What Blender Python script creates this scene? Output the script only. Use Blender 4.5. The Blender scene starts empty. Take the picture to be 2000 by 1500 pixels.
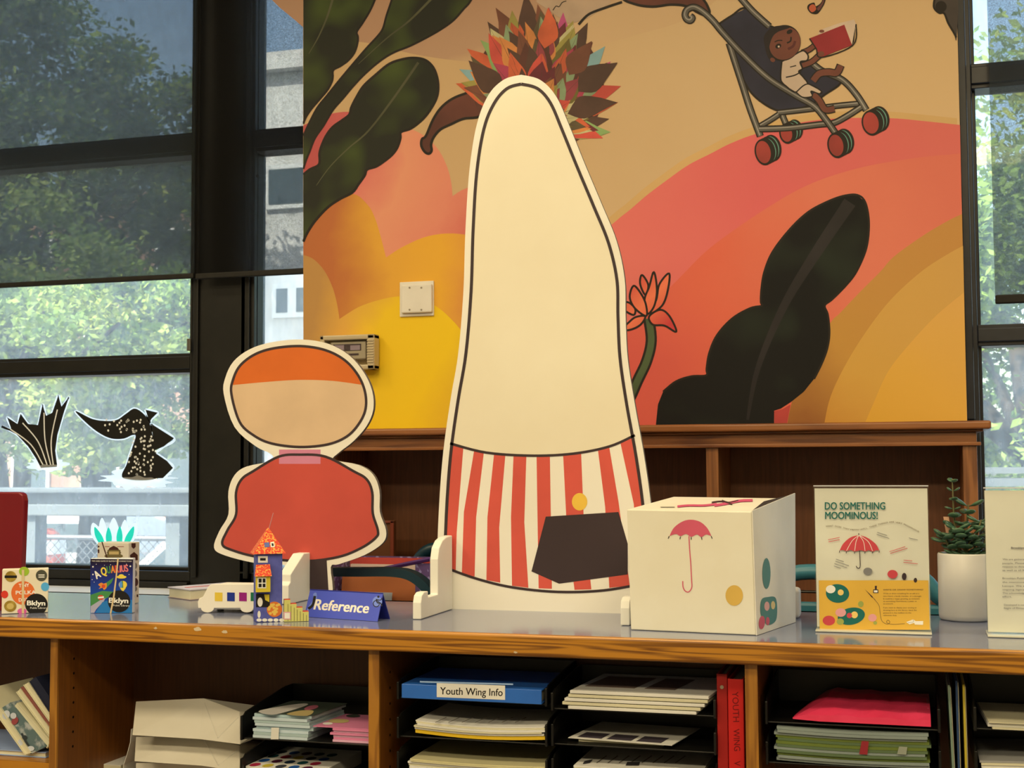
import bpy, math, random
import numpy as np
from mathutils import Vector, Matrix
random.seed(7)
SC = bpy.context.scene
COL = SC.collection

# ------------------------------------------------------------------ camera, light, exposure
F_PX = 2592.0
YAW, PITCH, ROLL = math.radians(16.5), math.radians(3.383), math.radians(-0.322)
CAMZ = 1.335
fw = Vector((-math.sin(YAW)*math.cos(PITCH), math.cos(YAW)*math.cos(PITCH), math.sin(PITCH)))
rt0 = Vector((math.cos(YAW), math.sin(YAW), 0)); up0 = rt0.cross(fw)
rt = math.cos(ROLL)*rt0 + math.sin(ROLL)*up0
up = -math.sin(ROLL)*rt0 + math.cos(ROLL)*up0
EYE = Vector((0, 0, CAMZ))
cd = bpy.data.cameras.new('camera'); cam = bpy.data.objects.new('camera', cd); COL.objects.link(cam)
cd.sensor_width = 36; cd.lens = F_PX/2000*36; cd.clip_start = .05; cd.clip_end = 400
cd.dof.use_dof = True; cd.dof.focus_distance = 2.85; cd.dof.aperture_fstop = 14
m = Matrix((rt, up, -fw)).transposed().to_4x4(); m.translation = EYE; cam.matrix_world = m
SC.camera = cam

SC.view_settings.view_transform = 'Standard'; SC.view_settings.look = 'None'
SC.view_settings.gamma = 1; SC.view_settings.use_curve_mapping = False
SC.view_settings.exposure = -0.14
wd = bpy.data.worlds.new('sky'); SC.world = wd; wd.use_nodes = True
wn = wd.node_tree; bg = wn.nodes['Background']
sky = wn.nodes.new('ShaderNodeTexSky'); sky.sky_type = 'NISHITA'; sky.sun_disc = False
sky.sun_elevation = math.radians(48); sky.sun_rotation = math.radians(200); sky.air_density = 1.2; sky.dust_density = 2.5
wn.links.new(sky.outputs[0], bg.inputs[0]); bg.inputs[1].default_value = 0.62

def light(name, typ, loc, rot, energy, color, size=1, size_y=None):
    l = bpy.data.lights.new(name, typ); o = bpy.data.objects.new(name, l); COL.objects.link(o)
    o.location = loc; o.rotation_euler = rot; l.energy = energy; l.color = color
    if typ == 'AREA':
        l.shape = 'RECTANGLE'; l.size = size; l.size_y = size_y or size
    return o
sun = light('sun', 'SUN', (0, -5, 20), (0, 0, 0), 20.0, (1, .93, .8)); sun.data.angle = .01
sun.rotation_euler = Vector((.35, .75, -.85)).to_track_quat('-Z', 'Y').to_euler()
WARM = (1, .80, .47)
for ix in range(3):
    for iy in range(3):
        light('ceiling_lamp', 'AREA', (-3.2+ix*2.1, (-1.7, .4, 2.2)[iy], 3.5), (0, 0, 0), (76, 38, 26)[iy], WARM, 1.2, .6)

# ------------------------------------------------------------------ helpers
def ray(x, y): return fw + rt*((x-1000)/F_PX) + up*((750-y)/F_PX)
def P(x, y, Y): d = ray(x, y); return EYE + d*(Y/d.y)
def PZ(x, y, Z): d = ray(x, y); return EYE + d*((Z-CAMZ)/d.z)
class PL:
    """a flat face in the room: point, normal towards the viewer's side"""
    def __init__(s, O, N): s.O = Vector(O); s.N = Vector(N).normalized()
    def hit(s, x, y, off=0):
        d = ray(x, y); return EYE + d*(((s.O-EYE).dot(s.N)+off)/d.dot(s.N))

def s2l(c): c = c/255; return c/12.92 if c <= .04045 else ((c+.055)/1.055)**2.4
LIT = (0.95, 0.79, 0.49)
def D(r, g, b): return (s2l(r), s2l(g), s2l(b))                       # plain colour
def W(r, g, b): return tuple(min(.9, s2l(c)/l) for c, l in zip((r, g, b), LIT))   # colour under the warm lamps

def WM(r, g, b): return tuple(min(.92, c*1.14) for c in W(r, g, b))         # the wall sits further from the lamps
_m = {}
def mat(name, col, rough=.6, spec=.4, c2=None, scale=8, stretch=(1, 1, 1), detail=4, metal=0, lo=.35, hi=.65, bump=0, coat=0):
    if name in _m: return _m[name]
    M = bpy.data.materials.new(name); M.use_nodes = True; nt = M.node_tree; b = nt.nodes['Principled BSDF']
    b.inputs['Roughness'].default_value = rough; b.inputs['Specular IOR Level'].default_value = spec; b.inputs['Metallic'].default_value = metal
    b.inputs['Coat Weight'].default_value = coat
    b.inputs['Base Color'].default_value = (*col, 1)
    if c2 is None: c2 = tuple(c*.9 for c in col)
    tc = nt.nodes.new('ShaderNodeNewGeometry'); mp = nt.nodes.new('ShaderNodeMapping'); mp.inputs['Scale'].default_value = stretch
    nz = nt.nodes.new('ShaderNodeTexNoise'); nz.inputs['Scale'].default_value = scale; nz.inputs['Detail'].default_value = detail
    rp = nt.nodes.new('ShaderNodeValToRGB'); rp.color_ramp.elements[0].position = lo; rp.color_ramp.elements[1].position = hi
    rp.color_ramp.elements[0].color = (*col, 1); rp.color_ramp.elements[1].color = (*c2, 1)
    L = nt.links.new; L(tc.outputs['Position'], mp.inputs[0]); L(mp.outputs[0], nz.inputs['Vector']); L(nz.outputs[0], rp.inputs[0]); L(rp.outputs[0], b.inputs['Base Color'])
    if bump:
        bp = nt.nodes.new('ShaderNodeBump'); bp.inputs['Strength'].default_value = bump; bp.inputs['Distance'].default_value = .002
        L(nz.outputs[0], bp.inputs['Height']); L(bp.outputs[0], b.inputs['Normal'])
    _m[name] = M; return M

def paint(name, stops, p0, p1, rough=.55):
    """painted colour running from point p0 to p1, slightly mottled"""
    M = bpy.data.materials.new(name); M.use_nodes = True; nt = M.node_tree; b = nt.nodes['Principled BSDF']; L = nt.links.new
    b.inputs['Roughness'].default_value = rough; b.inputs['Specular IOR Level'].default_value = .25
    g = nt.nodes.new('ShaderNodeNewGeometry'); d = Vector(p1)-Vector(p0)
    sb = nt.nodes.new('ShaderNodeVectorMath'); sb.operation = 'SUBTRACT'; sb.inputs[1].default_value = p0; L(g.outputs['Position'], sb.inputs[0])
    dt = nt.nodes.new('ShaderNodeVectorMath'); dt.operation = 'DOT_PRODUCT'; dt.inputs[1].default_value = d/d.length_squared; L(sb.outputs[0], dt.inputs[0])
    nz = nt.nodes.new('ShaderNodeTexNoise'); nz.inputs['Scale'].default_value = 5; nz.inputs['Detail'].default_value = 6; L(g.outputs['Position'], nz.inputs['Vector'])
    ma = nt.nodes.new('ShaderNodeMath'); ma.operation = 'MULTIPLY_ADD'; ma.inputs[1].default_value = .35; ma.inputs[2].default_value = -.175; L(nz.outputs[0], ma.inputs[0])
    ad = nt.nodes.new('ShaderNodeMath'); ad.operation = 'ADD'; L(dt.outputs['Value'], ad.inputs[0]); L(ma.outputs[0], ad.inputs[1])
    rp = nt.nodes.new('ShaderNodeValToRGB'); L(ad.outputs[0], rp.inputs[0]); cr_ = rp.color_ramp
    while len(cr_.elements) < len(stops): cr_.elements.new(.5)
    for e, (t, c) in zip(cr_.elements, stops): e.position = t; e.color = (*c, 1)
    L(rp.outputs[0], b.inputs['Base Color']); return M

def wood(name, base, dark, axis, scale=1, rough=.35, amt=1.0, coat=.2, across=9, along=.9, freq=58):
    """oak: long dark grain lines running along an axis"""
    M = bpy.data.materials.new(name); M.use_nodes = True; nt = M.node_tree; b = nt.nodes['Principled BSDF']; L = nt.links.new
    b.inputs['Roughness'].default_value = rough; b.inputs['Coat Weight'].default_value = coat; b.inputs['Coat Roughness'].default_value = .25
    g = nt.nodes.new('ShaderNodeNewGeometry'); mp = nt.nodes.new('ShaderNodeMapping')
    st = [across]*3; st[axis] = along; mp.inputs['Scale'].default_value = [s*scale for s in st]; L(g.outputs['Position'], mp.inputs[0])
    nz = nt.nodes.new('ShaderNodeTexNoise'); nz.inputs['Scale'].default_value = 1.3; nz.inputs['Detail'].default_value = 3; L(mp.outputs[0], nz.inputs['Vector'])
    sn = nt.nodes.new('ShaderNodeMath'); sn.operation = 'MULTIPLY'; sn.inputs[1].default_value = freq; L(nz.outputs[0], sn.inputs[0])
    si = nt.nodes.new('ShaderNodeMath'); si.operation = 'SINE'; L(sn.outputs[0], si.inputs[0])
    mp2 = nt.nodes.new('ShaderNodeMapping'); s2 = [160, 160, 160]; s2[axis] = 5; mp2.inputs['Scale'].default_value = s2; L(g.outputs['Position'], mp2.inputs[0])
    n2 = nt.nodes.new('ShaderNodeTexNoise'); n2.inputs['Scale'].default_value = 1; n2.inputs['Detail'].default_value = 2; L(mp2.outputs[0], n2.inputs['Vector'])
    ad = nt.nodes.new('ShaderNodeMath'); ad.operation = 'MULTIPLY_ADD'; ad.inputs[1].default_value = .55*amt; ad.inputs[2].default_value = 0; L(si.outputs[0], ad.inputs[0])
    a2 = nt.nodes.new('ShaderNodeMath'); a2.operation = 'ADD'; L(ad.outputs[0], a2.inputs[0]); L(n2.outputs[0], a2.inputs[1])
    rp = nt.nodes.new('ShaderNodeValToRGB'); L(a2.outputs[0], rp.inputs[0])
    rp.color_ramp.elements[0].position = .3; rp.color_ramp.elements[0].color = (*base, 1); rp.color_ramp.elements[1].position = 1.0; rp.color_ramp.elements[1].color = (*dark, 1)
    L(rp.outputs[0], b.inputs['Base Color']); return M

def cr(pts, n=6, closed=True):
    """Catmull-Rom through 2-D points"""
    p = [Vector((q[0], q[1])) for q in pts]; N = len(p); out = []
    for i in range(N if closed else N-1):
        a, b, c, d = (p[(i+k) % N] if closed else p[max(0, min(N-1, i+k))] for k in (-1, 0, 1, 2))
        for j in range(n):
            t = j/n; out.append(.5*((2*b)+(c-a)*t+(2*a-5*b+4*c-d)*t*t+(3*b-a-3*c+d)*t**3))
    if not closed: out.append(p[-1])
    return out
def ell(cx, cy, rx, ry, rot=0, n=28):
    c, s = math.cos(rot), math.sin(rot)
    return [(cx+rx*math.cos(t)*c-ry*math.sin(t)*s, cy+rx*math.cos(t)*s+ry*math.sin(t)*c) for t in (k*2*math.pi/n for k in range(n))]

BASE = {}
class MB:
    def __init__(s): s.v = []; s.f = []; s.m = []
    def add(s, vs, fs, mi=0):
        o = len(s.v); s.v += [Vector(q) for q in vs]; s.f += [[i+o for i in f] for f in fs]; s.m += [mi]*len(fs); return s
    def obox(s, o, a, b, c, mi=0):
        o, a, b, c = map(Vector, (o, a, b, c))
        if a.cross(b).dot(c) < 0: a, b = b, a
        return s.add([o, o+a, o+a+b, o+b, o+c, o+a+c, o+a+b+c, o+b+c], [[3, 2, 1, 0], [4, 5, 6, 7], [0, 1, 5, 4], [1, 2, 6, 5], [2, 3, 7, 6], [3, 0, 4, 7]], mi)
    def box(s, x0, x1, y0, y1, z0, z1, mi=0): return s.obox((x0, y0, z0), (x1-x0, 0, 0), (0, y1-y0, 0), (0, 0, z1-z0), mi)
    def prism(s, pts, vec, mi=0, side=None):
        n = len(pts); vec = Vector(vec); p = [Vector(q) for q in pts]
        nrm = sum(((p[i]-p[0]).cross(p[(i+1) % n]-p[0]) for i in range(n)), Vector())
        if nrm.dot(vec) > 0: p.reverse()
        s.add(p+[q+vec for q in p], [list(range(n)), list(range(2*n-1, n-1, -1))], mi)
        o = len(s.v)-2*n
        for i in range(n):
            j = (i+1) % n; s.f.append([o+j, o+i, o+n+i, o+n+j]); s.m.append(mi if side is None else side)
        return s
    def poly(s, pts, mi=0): return s.add(pts, [list(range(len(pts)))], mi)
    def tube(s, path, r, n=8, closed=False, mi=0):
        path = [Vector(q) for q in path]; N = len(path); rs = r if isinstance(r, (list, tuple)) else [r]*N; o = len(s.v); ref = None
        for i, p in enumerate(path):
            t = (path[(i+1) % N]-path[i-1]) if closed else (path[min(i+1, N-1)]-path[max(i-1, 0)])
            t.normalize()
            if ref is None: ref = t.orthogonal().normalized()
            ref = (ref-t*ref.dot(t)).normalized(); bn = t.cross(ref)
            s.v += [p+(ref*math.cos(k*2*math.pi/n)+bn*math.sin(k*2*math.pi/n))*rs[i] for k in range(n)]
        for i in range(N if closed else N-1):
            a, b = o+i*n, o+((i+1) % N)*n
            for k in range(n): s.f.append([a+k, a+(k+1) % n, b+(k+1) % n, b+k]); s.m.append(mi)
        if not closed:
            s.f.append([o+k for k in range(n)][::-1]); s.f.append([o+(N-1)*n+k for k in range(n)]); s.m += [mi, mi]
        return s
    def lathe(s, prof, c, n=32, mi=0, sy=1):
        c = Vector(c); o = len(s.v); N = len(prof)
        for r, z in prof: s.v += [c+Vector((r*math.cos(k*2*math.pi/n), sy*r*math.sin(k*2*math.pi/n), z)) for k in range(n)]
        for i in range(N-1):
            for k in range(n): s.f.append([o+i*n+k, o+i*n+(k+1) % n, o+(i+1)*n+(k+1) % n, o+(i+1)*n+k]); s.m.append(mi)
        s.f.append([o+k for k in range(n)][::-1]); s.f.append([o+(N-1)*n+k for k in range(n)]); s.m += [mi, mi]
        return s
    def fill(s, pl, pts, off, mi=0, smooth=True):
        q = cr(pts) if smooth else pts
        return s.poly([pl.hit(a[0], a[1], off) for a in q], mi)
    def line(s, pl, pts, w, off, mi=0, closed=False, smooth=True, taper=False):
        q = cr(pts, 6, closed) if smooth else [Vector(a) for a in pts]; N = len(q); o = len(s.v)
        for i in range(N):
            t = (q[(i+1) % N]-q[i-1]) if closed else (q[min(i+1, N-1)]-q[max(i-1, 0)])
            if t.length < 1e-6: t = Vector((1, 0))
            t.normalize(); nn = Vector((-t.y, t.x))*(w/2)
            if taper: nn = nn*(1-.8*i/(N-1))
            s.v += [pl.hit(*(q[i]+nn), off), pl.hit(*(q[i]-nn), off)]
        for i in range(N if closed else N-1):
            a, b = o+2*i, o+2*((i+1) % N); s.f.append([a, a+1, b+1, b]); s.m.append(mi)
        return s
    def build(s, name, mats, parent=None, smooth=False, bevel=0, seg=2):
        if not isinstance(mats, (list, tuple)): mats = [mats]
        me = bpy.data.meshes.new(name); o = bpy.data.objects.new(name, me); COL.objects.link(o)
        if parent is None:
            A = np.array([tuple(q) for q in s.v]); lo, hi = A.min(0), A.max(0)
            base = Vector(((lo[0]+hi[0])/2, (lo[1]+hi[1])/2, lo[2])); o.location = base
        else: base = BASE[parent.name]; o.parent = parent
        BASE[o.name] = base
        me.from_pydata([tuple(q-base) for q in s.v], [], s.f)
        for M in mats: me.materials.append(M)
        me.polygons.foreach_set('material_index', s.m)
        if smooth: me.polygons.foreach_set('use_smooth', [True]*len(s.f))
        me.update()
        if bevel:
            b = o.modifiers.new('edge', 'BEVEL'); b.width = bevel; b.segments = seg; b.limit_method = 'ANGLE'
        return o

def tag(o, label=None, cat=None, group=None, kind=None):
    for k, v in (('label', label), ('category', cat), ('group', group), ('kind', kind)):
        if v: o[k] = v
    return o
def thing(name, label, cat, loc, group=None):
    o = bpy.data.objects.new(name, None); COL.objects.link(o); o.location = loc; o.empty_display_size = .05
    BASE[o.name] = Vector(loc); return tag(o, label, cat, group)
def struct(name, mb, mats, **k):
    o = mb.build(name, mats, **k); o['kind'] = 'structure'; return o

_capH = {}
def text(mb, s, pl, a, b, cap, off, mi=0, shear=0, bold=0):
    """lettering laid on a face: baseline from pixel a to pixel b, capitals cap pixels tall"""
    cu = bpy.data.curves.new('t', 'FONT'); cu.body = s; cu.shear = shear; cu.resolution_u = 3
    o = bpy.data.objects.new('t', cu); COL.objects.link(o)
    dg = bpy.context.evaluated_depsgraph_get(); me = bpy.data.meshes.new_from_object(o.evaluated_get(dg))
    V = [q.co.copy() for q in me.vertices]; Fc = [list(p.vertices) for p in me.polygons]
    bpy.data.objects.remove(o); bpy.data.curves.remove(cu); bpy.data.meshes.remove(me)
    if not V: return
    x0 = min(q.x for q in V); x1 = max(q.x for q in V)
    a = Vector(a); b = Vector(b); d = b-a; up_ = Vector((d.y, -d.x)).normalized()
    for j, (sx, sy) in enumerate([(0, 0)] if not bold else [(0, 0), (1, .5), (-1, -.5), (1, -.5), (-1, .5)]):
        vs = []
        for q in V:
            p = a + d*((q.x-x0)/(x1-x0)) + up_*(q.y/.69*cap) + Vector((sx, sy))*bold*cap*2
            vs.append(pl.hit(p.x, p.y, off+j*.000001))
        mb.add(vs, Fc, mi)

# ------------------------------------------------------------------ materials
BLACKPAINT = mat('window black paint', D(13, 14, 14), .4, .4, D(22, 22, 21), 14)
RIGHTPAINT = mat('window slate paint', D(26, 29, 38), .35, .5, D(36, 40, 52), 14)
OAK_X = wood('oak along', W(178, 112, 22), W(112, 62, 8), 0, 1.0, across=20, along=.7, freq=60, amt=.8)
OAK_Z = wood('oak upright', W(165, 105, 28), W(120, 68, 14), 2, 1.0, amt=.5)
PLY = wood('oak plywood', W(122, 68, 30), W(98, 54, 22), 2, 1.6, rough=.5, amt=.2, coat=0)
OAKB_X = wood('old oak along', W(146, 84, 34), W(104, 54, 22), 0, 1, rough=.4, across=12, along=.9, freq=40, amt=.7)
OAKB_Z = wood('old oak upright', W(150, 90, 40), W(105, 58, 24), 2, 1.0, rough=.4, amt=.5)
LAMINATE = mat('grey laminate', W(116, 114, 114), .12, .6, W(112, 110, 110), 200)
WHITEB = mat('white board', W(232, 213, 168), .5, .3, W(228, 208, 162), 4)
INK = mat('dark brown ink', W(58, 42, 36), .5, .3)
CREAM = mat('cream print', W(230, 208, 155), .5, .3, W(224, 201, 148), 3)
REDP = mat('red print', W(208, 80, 56), .5, .3)
BLACK = mat('black plastic', D(16, 16, 15), .35, .5, D(22, 22, 20), 30)
BLACKINK = mat('black ink', D(20, 18, 17), .5, .3)
PAPER = mat('paper', W(226, 210, 170), .8, .2)
PAPERD = mat('cream paper', W(215, 196, 140), .8, .2)
WHITE = mat('white', (.82, .82, .80), .5, .4, (.78, .78, .76), 12)
def flat(name, r, g, b, rough=.5): return mat(name, W(r, g, b), rough, .3)

def sheen(nt):
    lw = nt.nodes.new('ShaderNodeLayerWeight'); lw.inputs[0].default_value = .5
    pw = nt.nodes.new('ShaderNodeMath'); pw.operation = 'POWER'; pw.inputs[1].default_value = 4; nt.links.new(lw.outputs['Facing'], pw.inputs[0])
    ma = nt.nodes.new('ShaderNodeMath'); ma.operation = 'MULTIPLY_ADD'; ma.inputs[1].default_value = .6; ma.inputs[2].default_value = .03; nt.links.new(pw.outputs[0], ma.inputs[0]); return ma.outputs[0]
def glass(name, haze, tint=(.96, 1, .99)):
    M = bpy.data.materials.new(name); M.use_nodes = True; nt = M.node_tree; nt.nodes.remove(nt.nodes['Principled BSDF']); L = nt.links.new
    out = nt.nodes['Material Output']; tr = nt.nodes.new('ShaderNodeBsdfTransparent'); tr.inputs[0].default_value = (*tint, 1)
    gl = nt.nodes.new('ShaderNodeBsdfGlossy'); gl.inputs['Roughness'].default_value = .02
    mx = nt.nodes.new('ShaderNodeMixShader'); L(sheen(nt), mx.inputs[0]); L(tr.outputs[0], mx.inputs[1]); L(gl.outputs[0], mx.inputs[2])
    di = nt.nodes.new('ShaderNodeBsdfTranslucent'); di.inputs[0].default_value = (.85, .9, .9, 1)
    g = nt.nodes.new('ShaderNodeNewGeometry'); mp = nt.nodes.new('ShaderNodeMapping'); mp.inputs['Scale'].default_value = (30, 1, 12); L(g.outputs['Position'], mp.inputs[0])
    nz = nt.nodes.new('ShaderNodeTexNoise'); nz.inputs['Scale'].default_value = 1.4; nz.inputs['Detail'].default_value = 5; L(mp.outputs[0], nz.inputs['Vector'])
    mr = nt.nodes.new('ShaderNodeMapRange'); mr.inputs[1].default_value = .3; mr.inputs[2].default_value = .75; mr.inputs[3].default_value = haze*.75; mr.inputs[4].default_value = haze*1.25; L(nz.outputs[0], mr.inputs[0])
    m2 = nt.nodes.new('ShaderNodeMixShader'); L(mr.outputs[0], m2.inputs[0]); L(mx.outputs[0], m2.inputs[1]); L(di.outputs[0], m2.inputs[2]); L(m2.outputs[0], out.inputs[0])
    return M
GLASS = glass('window glass', .2); DUSTY = glass('dusty window glass', .24)
def screen(name, see, col, glow=(.05, .055, .055)):
    """woven sun screen: open weave lets part of the view through"""
    M = bpy.data.materials.new(name); M.use_nodes = True; nt = M.node_tree; nt.nodes.remove(nt.nodes['Principled BSDF']); L = nt.links.new
    out = nt.nodes['Material Output']; tr = nt.nodes.new('ShaderNodeBsdfTransparent'); d0 = nt.nodes.new('ShaderNodeBsdfDiffuse'); d0.inputs[0].default_value = (*col, 1); tl = nt.nodes.new('ShaderNodeBsdfTranslucent'); tl.inputs[0].default_value = (*glow, 1)
    df = nt.nodes.new('ShaderNodeAddShader'); L(d0.outputs[0], df.inputs[0]); L(tl.outputs[0], df.inputs[1])
    g = nt.nodes.new('ShaderNodeNewGeometry'); mp = nt.nodes.new('ShaderNodeMapping'); mp.inputs['Scale'].default_value = (260, 20, 330); L(g.outputs['Position'], mp.inputs[0])
    nz = nt.nodes.new('ShaderNodeTexNoise'); nz.inputs['Scale'].default_value = 1; nz.inputs['Detail'].default_value = 2; L(mp.outputs[0], nz.inputs['Vector'])
    mr = nt.nodes.new('ShaderNodeMapRange'); mr.inputs[1].default_value = .3; mr.inputs[2].default_value = .7; mr.inputs[3].default_value = see*.86; mr.inputs[4].default_value = see*1.14; L(nz.outputs[0], mr.inputs[0])
    mx = nt.nodes.new('ShaderNodeMixShader'); L(mr.outputs[0], mx.inputs[0]); L(df.outputs[0], mx.inputs[1]); L(tr.outputs[0], mx.inputs[2]); L(mx.outputs[0], out.inputs[0])
    return M
def acrylic():
    M = bpy.data.materials.new('clear acrylic'); M.use_nodes = True; nt = M.node_tree; nt.nodes.remove(nt.nodes['Principled BSDF']); L = nt.links.new
    tr = nt.nodes.new('ShaderNodeBsdfTransparent'); tr.inputs[0].default_value = (.97, .98, .97, 1); gl = nt.nodes.new('ShaderNodeBsdfGlossy'); gl.inputs['Roughness'].default_value = .04
    mx = nt.nodes.new('ShaderNodeMixShader')
    L(sheen(nt), mx.inputs[0]); L(tr.outputs[0], mx.inputs[1]); L(gl.outputs[0], mx.inputs[2]); L(mx.outputs[0], nt.nodes['Material Output'].inputs[0]); return M
ACRYLIC = acrylic()
SCREEN_L = screen('left screen cloth', .36, D(40, 42, 40)); SCREEN_R = screen('light screen cloth', .55, D(52, 56, 58))

# ------------------------------------------------------------------ the room
X = lambda x, y, Y: P(x, y, Y).x
Z = lambda x, y, Y: P(x, y, Y).z
YM, YB, YP, YG = 3.95, 4.00, 4.04, 4.12        # mural face, blinds, frame face, glass
ZT = 1.0                                       # counter top
PLASTER = mat('plaster', W(205, 185, 140), .85, .2)
FLOORM = mat('floor tile', W(92, 78, 64), .4, .4, W(80, 68, 56), 3)
CEILM = mat('ceiling paint', (.75, .74, .70), .9, .1)
struct('floor', MB().box(-6, 4, -4.6, 4.3, -.1, 0), FLOORM)
struct('ceiling', MB().box(-6, 4, -4.6, 4.3, 3.6, 3.7), CEILM)
struct('wall_left', MB().box(-6.1, -6, -4.6, 4.3, 0, 3.6), PLASTER)
struct('wall_right', MB().box(4, 4.1, -4.6, 4.3, 0, 3.6), PLASTER)
struct('wall_back', MB().box(-6, 4, -4.7, -4.6, 0, 3.6), PLASTER)
XL, XR = X(592, 400, YM), X(1879, 400, YM)
struct('wall_front', MB().box(XL+.004, XR-.004, YM, 4.3, 0, 3.6), PLASTER)
zs = Z(363, 1112, YG)                           # bottom of the left glass
struct('wall_low', MB().box(-6, XL, 4.08, 4.3, 0, zs-.07).box(XR, 4, 4.08, 4.3, 0, zs-.07), PLASTER)
# left column between the windows
xa, xb = X(375, 600, YP), X(496, 600, YP)
pc = MB().box(xa, xb, YP, YP+.022, 0, 3.6)
pc.box(xa+.012, xa+.03, YP-.012, YP, zs-.02, 3.6).box(xb-.03, xb-.012, YP-.012, YP, zs-.02, 3.6)
pc.box(xa, xb, YP-.02, YP, zs-.1, zs-.045)
struct('trim_1', pc, BLACKPAINT, bevel=.003)
def window(name, x0, x1, rails, z0, z1, paints, left_jamb, right_jamb, glassm):
    """steel window: jambs, cross rails and one pane per opening"""
    fr = MB()
    fr.box(x0, x1, YP, 4.14, z0-.035, z0).box(x0, x1, YP-.02, 4.14, z0-.07, z0-.035).box(x0, x1, YP+.03, 4.14, z0, z0+.012)
    fr.box(x0, x1, YP, 4.2, z1, 3.6)
    if left_jamb: fr.box(x0, x0+left_jamb, YP, 4.14, z0, z1).box(x0+left_jamb, x0+left_jamb+.012, YP+.04, 4.14, z0, z1)
    if right_jamb: fr.box(x1-right_jamb, x1, YP, 4.2, z0, z1)
    w = struct(name, fr, paints, bevel=.003)
    zz = z0
    for a, b in sorted(rails)+[(z1, z1)]:
        MB().box(x0+left_jamb, x1-right_jamb, YG, YG+.005, zz, a).build('pane', glassm if zz == z0 else GLASS, w)
        if b > a:
            MB().box(x0+left_jamb, x1-right_jamb, YP+.012, 4.14, a, b).box(x0+left_jamb, x1-right_jamb, YP, 4.14, a+.012, b-.012).build('rail', paints, w, bevel=.002)
        zz = b
    return w
r1 = (Z(373, 301, YP), Z(373, 257, YP)); r2 = (Z(369, 727, YP), Z(369, 689, YP))
window('window_1', -5.2, xa, [r1, r2], zs, 3.35, BLACKPAINT, 0, .008, DUSTY)
r3 = (Z(550, 290, YP), Z(550, 247, YP))
window('window_2', xb-.05, XL+.05, [r3], zs, 3.35, BLACKPAINT, .03, 0, GLASS)
r4 = (Z(1930, 675, YP), Z(1930, 633, YP)); r5 = (Z(1940, 168, YP), Z(1940, 119, YP))
window('window_3', XR, 3.6, [r4, r5], Z(1930, 1120, YG), 3.35, RIGHTPAINT, X(1906, 400, YP)-XR-.004, 0, DUSTY)
MB().box(X(1877, 400, YP), X(1893, 400, YP), YP-.025, YP, 1.45, 3.4).build('jamb_bead', RIGHTPAINT, bpy.data.objects['window_3'], bevel=.003)
lt = thing('sash_latch', 'small grey steel sash latch on the black window column', 'latch', P(374, 680, YP))
MB().box(xa-.008, xa+.006, YP-.02, YP-.012, Z(374, 686, YP), Z(374, 662, YP)).build('latch_plate', mat('dull steel', D(110, 108, 100), .4, .5, metal=.6), lt, bevel=.002)

# roller blinds
def blind(label, x0, x1, zb, hem, Y, cloth, hemmat):
    b = thing('roller_blind', label, 'blind', ((x0+x1)/2, Y, zb))
    MB().box(x0, x1, Y, Y+.0015, zb+hem, 3.4).build('screen_cloth', cloth, b)
    MB().box(x0, x1, Y-.006, Y+.008, zb, zb+hem).build('hem_bar', hemmat, b, bevel=.004)
    MB().tube([(x0, Y, 3.42), (x1, Y, 3.42)], .03, 16).build('roller', hemmat, b)
    return b
HEM = mat('dark blind hem', D(28, 27, 25), .6, .3, D(34, 33, 30), 40)
blind('wide dark screen blind over the tree-filled window, left of the black column', -5.1, X(381, 300, YB), Z(372, 544, YB), .018, YB, SCREEN_L, HEM)
blind('narrow dark screen blind hung across the black column beside the mural', X(384.5, 300, YB-.02), XL+.03, Z(480, 541, YB-.02), .02, YB-.02, screen('strip screen cloth', .42, D(26, 26, 25), (.04, .04, .04)), HEM)
rb = P(1942, 594, YB+.01)
blind('grey screen blind in the window right of the mural, hem hanging free', X(1936, 300, YB+.01), 3.4, rb.z, .026, YB+.01, SCREEN_R, HEM)

# white radiator cover under the left window
rc = thing('radiator_cover', 'white radiator cover under the window behind the counter', 'radiator', (-2.6, 3.7, 0))
zr = Z(150, 1147, 3.98)
MB().box(-5, X(330, 1150, 3.7), 3.5, 4.02, zr-.03, zr).build('top_panel', WHITE, rc, bevel=.004)
g = MB().box(-4.98, X(330, 1150, 3.7)-.02, 3.53, 4.02, .05, zr-.03); g.build('body_panel', WHITE, rc)

# ------------------------------------------------------------------ out of the window
ASPH = mat('asphalt', D(150, 150, 150), .9, .1, D(125, 125, 128), 2)
struct('ground', MB().box(-60, 30, 4.4, 90, -1.1, -1.0), ASPH)
def foliage_mat(name, a, b):
    M = mat(name, a, .6, .2, b, .8, lo=.3, hi=.7); nt = M.node_tree; pb = nt.nodes['Principled BSDF']; L = nt.links.new
    t = nt.nodes.new('ShaderNodeBsdfTranslucent'); rp = [n for n in nt.nodes if n.type == 'VALTORGB'][0]; L(rp.outputs[0], t.inputs[0])
    mx = nt.nodes.new('ShaderNodeMixShader'); mx.inputs[0].default_value = .4; L(pb.outputs[0], mx.inputs[1]); L(t.outputs[0], mx.inputs[2]); L(mx.outputs[0], nt.nodes['Material Output'].inputs[0]); return M
FOL = [foliage_mat('sunlit leaves', (.30, .42, .08), (.13, .24, .05)), foliage_mat('deep leaves', (.10, .19, .07), (.05, .10, .04)), foliage_mat('yellow green leaves', (.42, .46, .10), (.20, .32, .07))]
BARK = mat('bark', D(62, 52, 44), .9, .1, D(44, 38, 32), 6)
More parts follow.
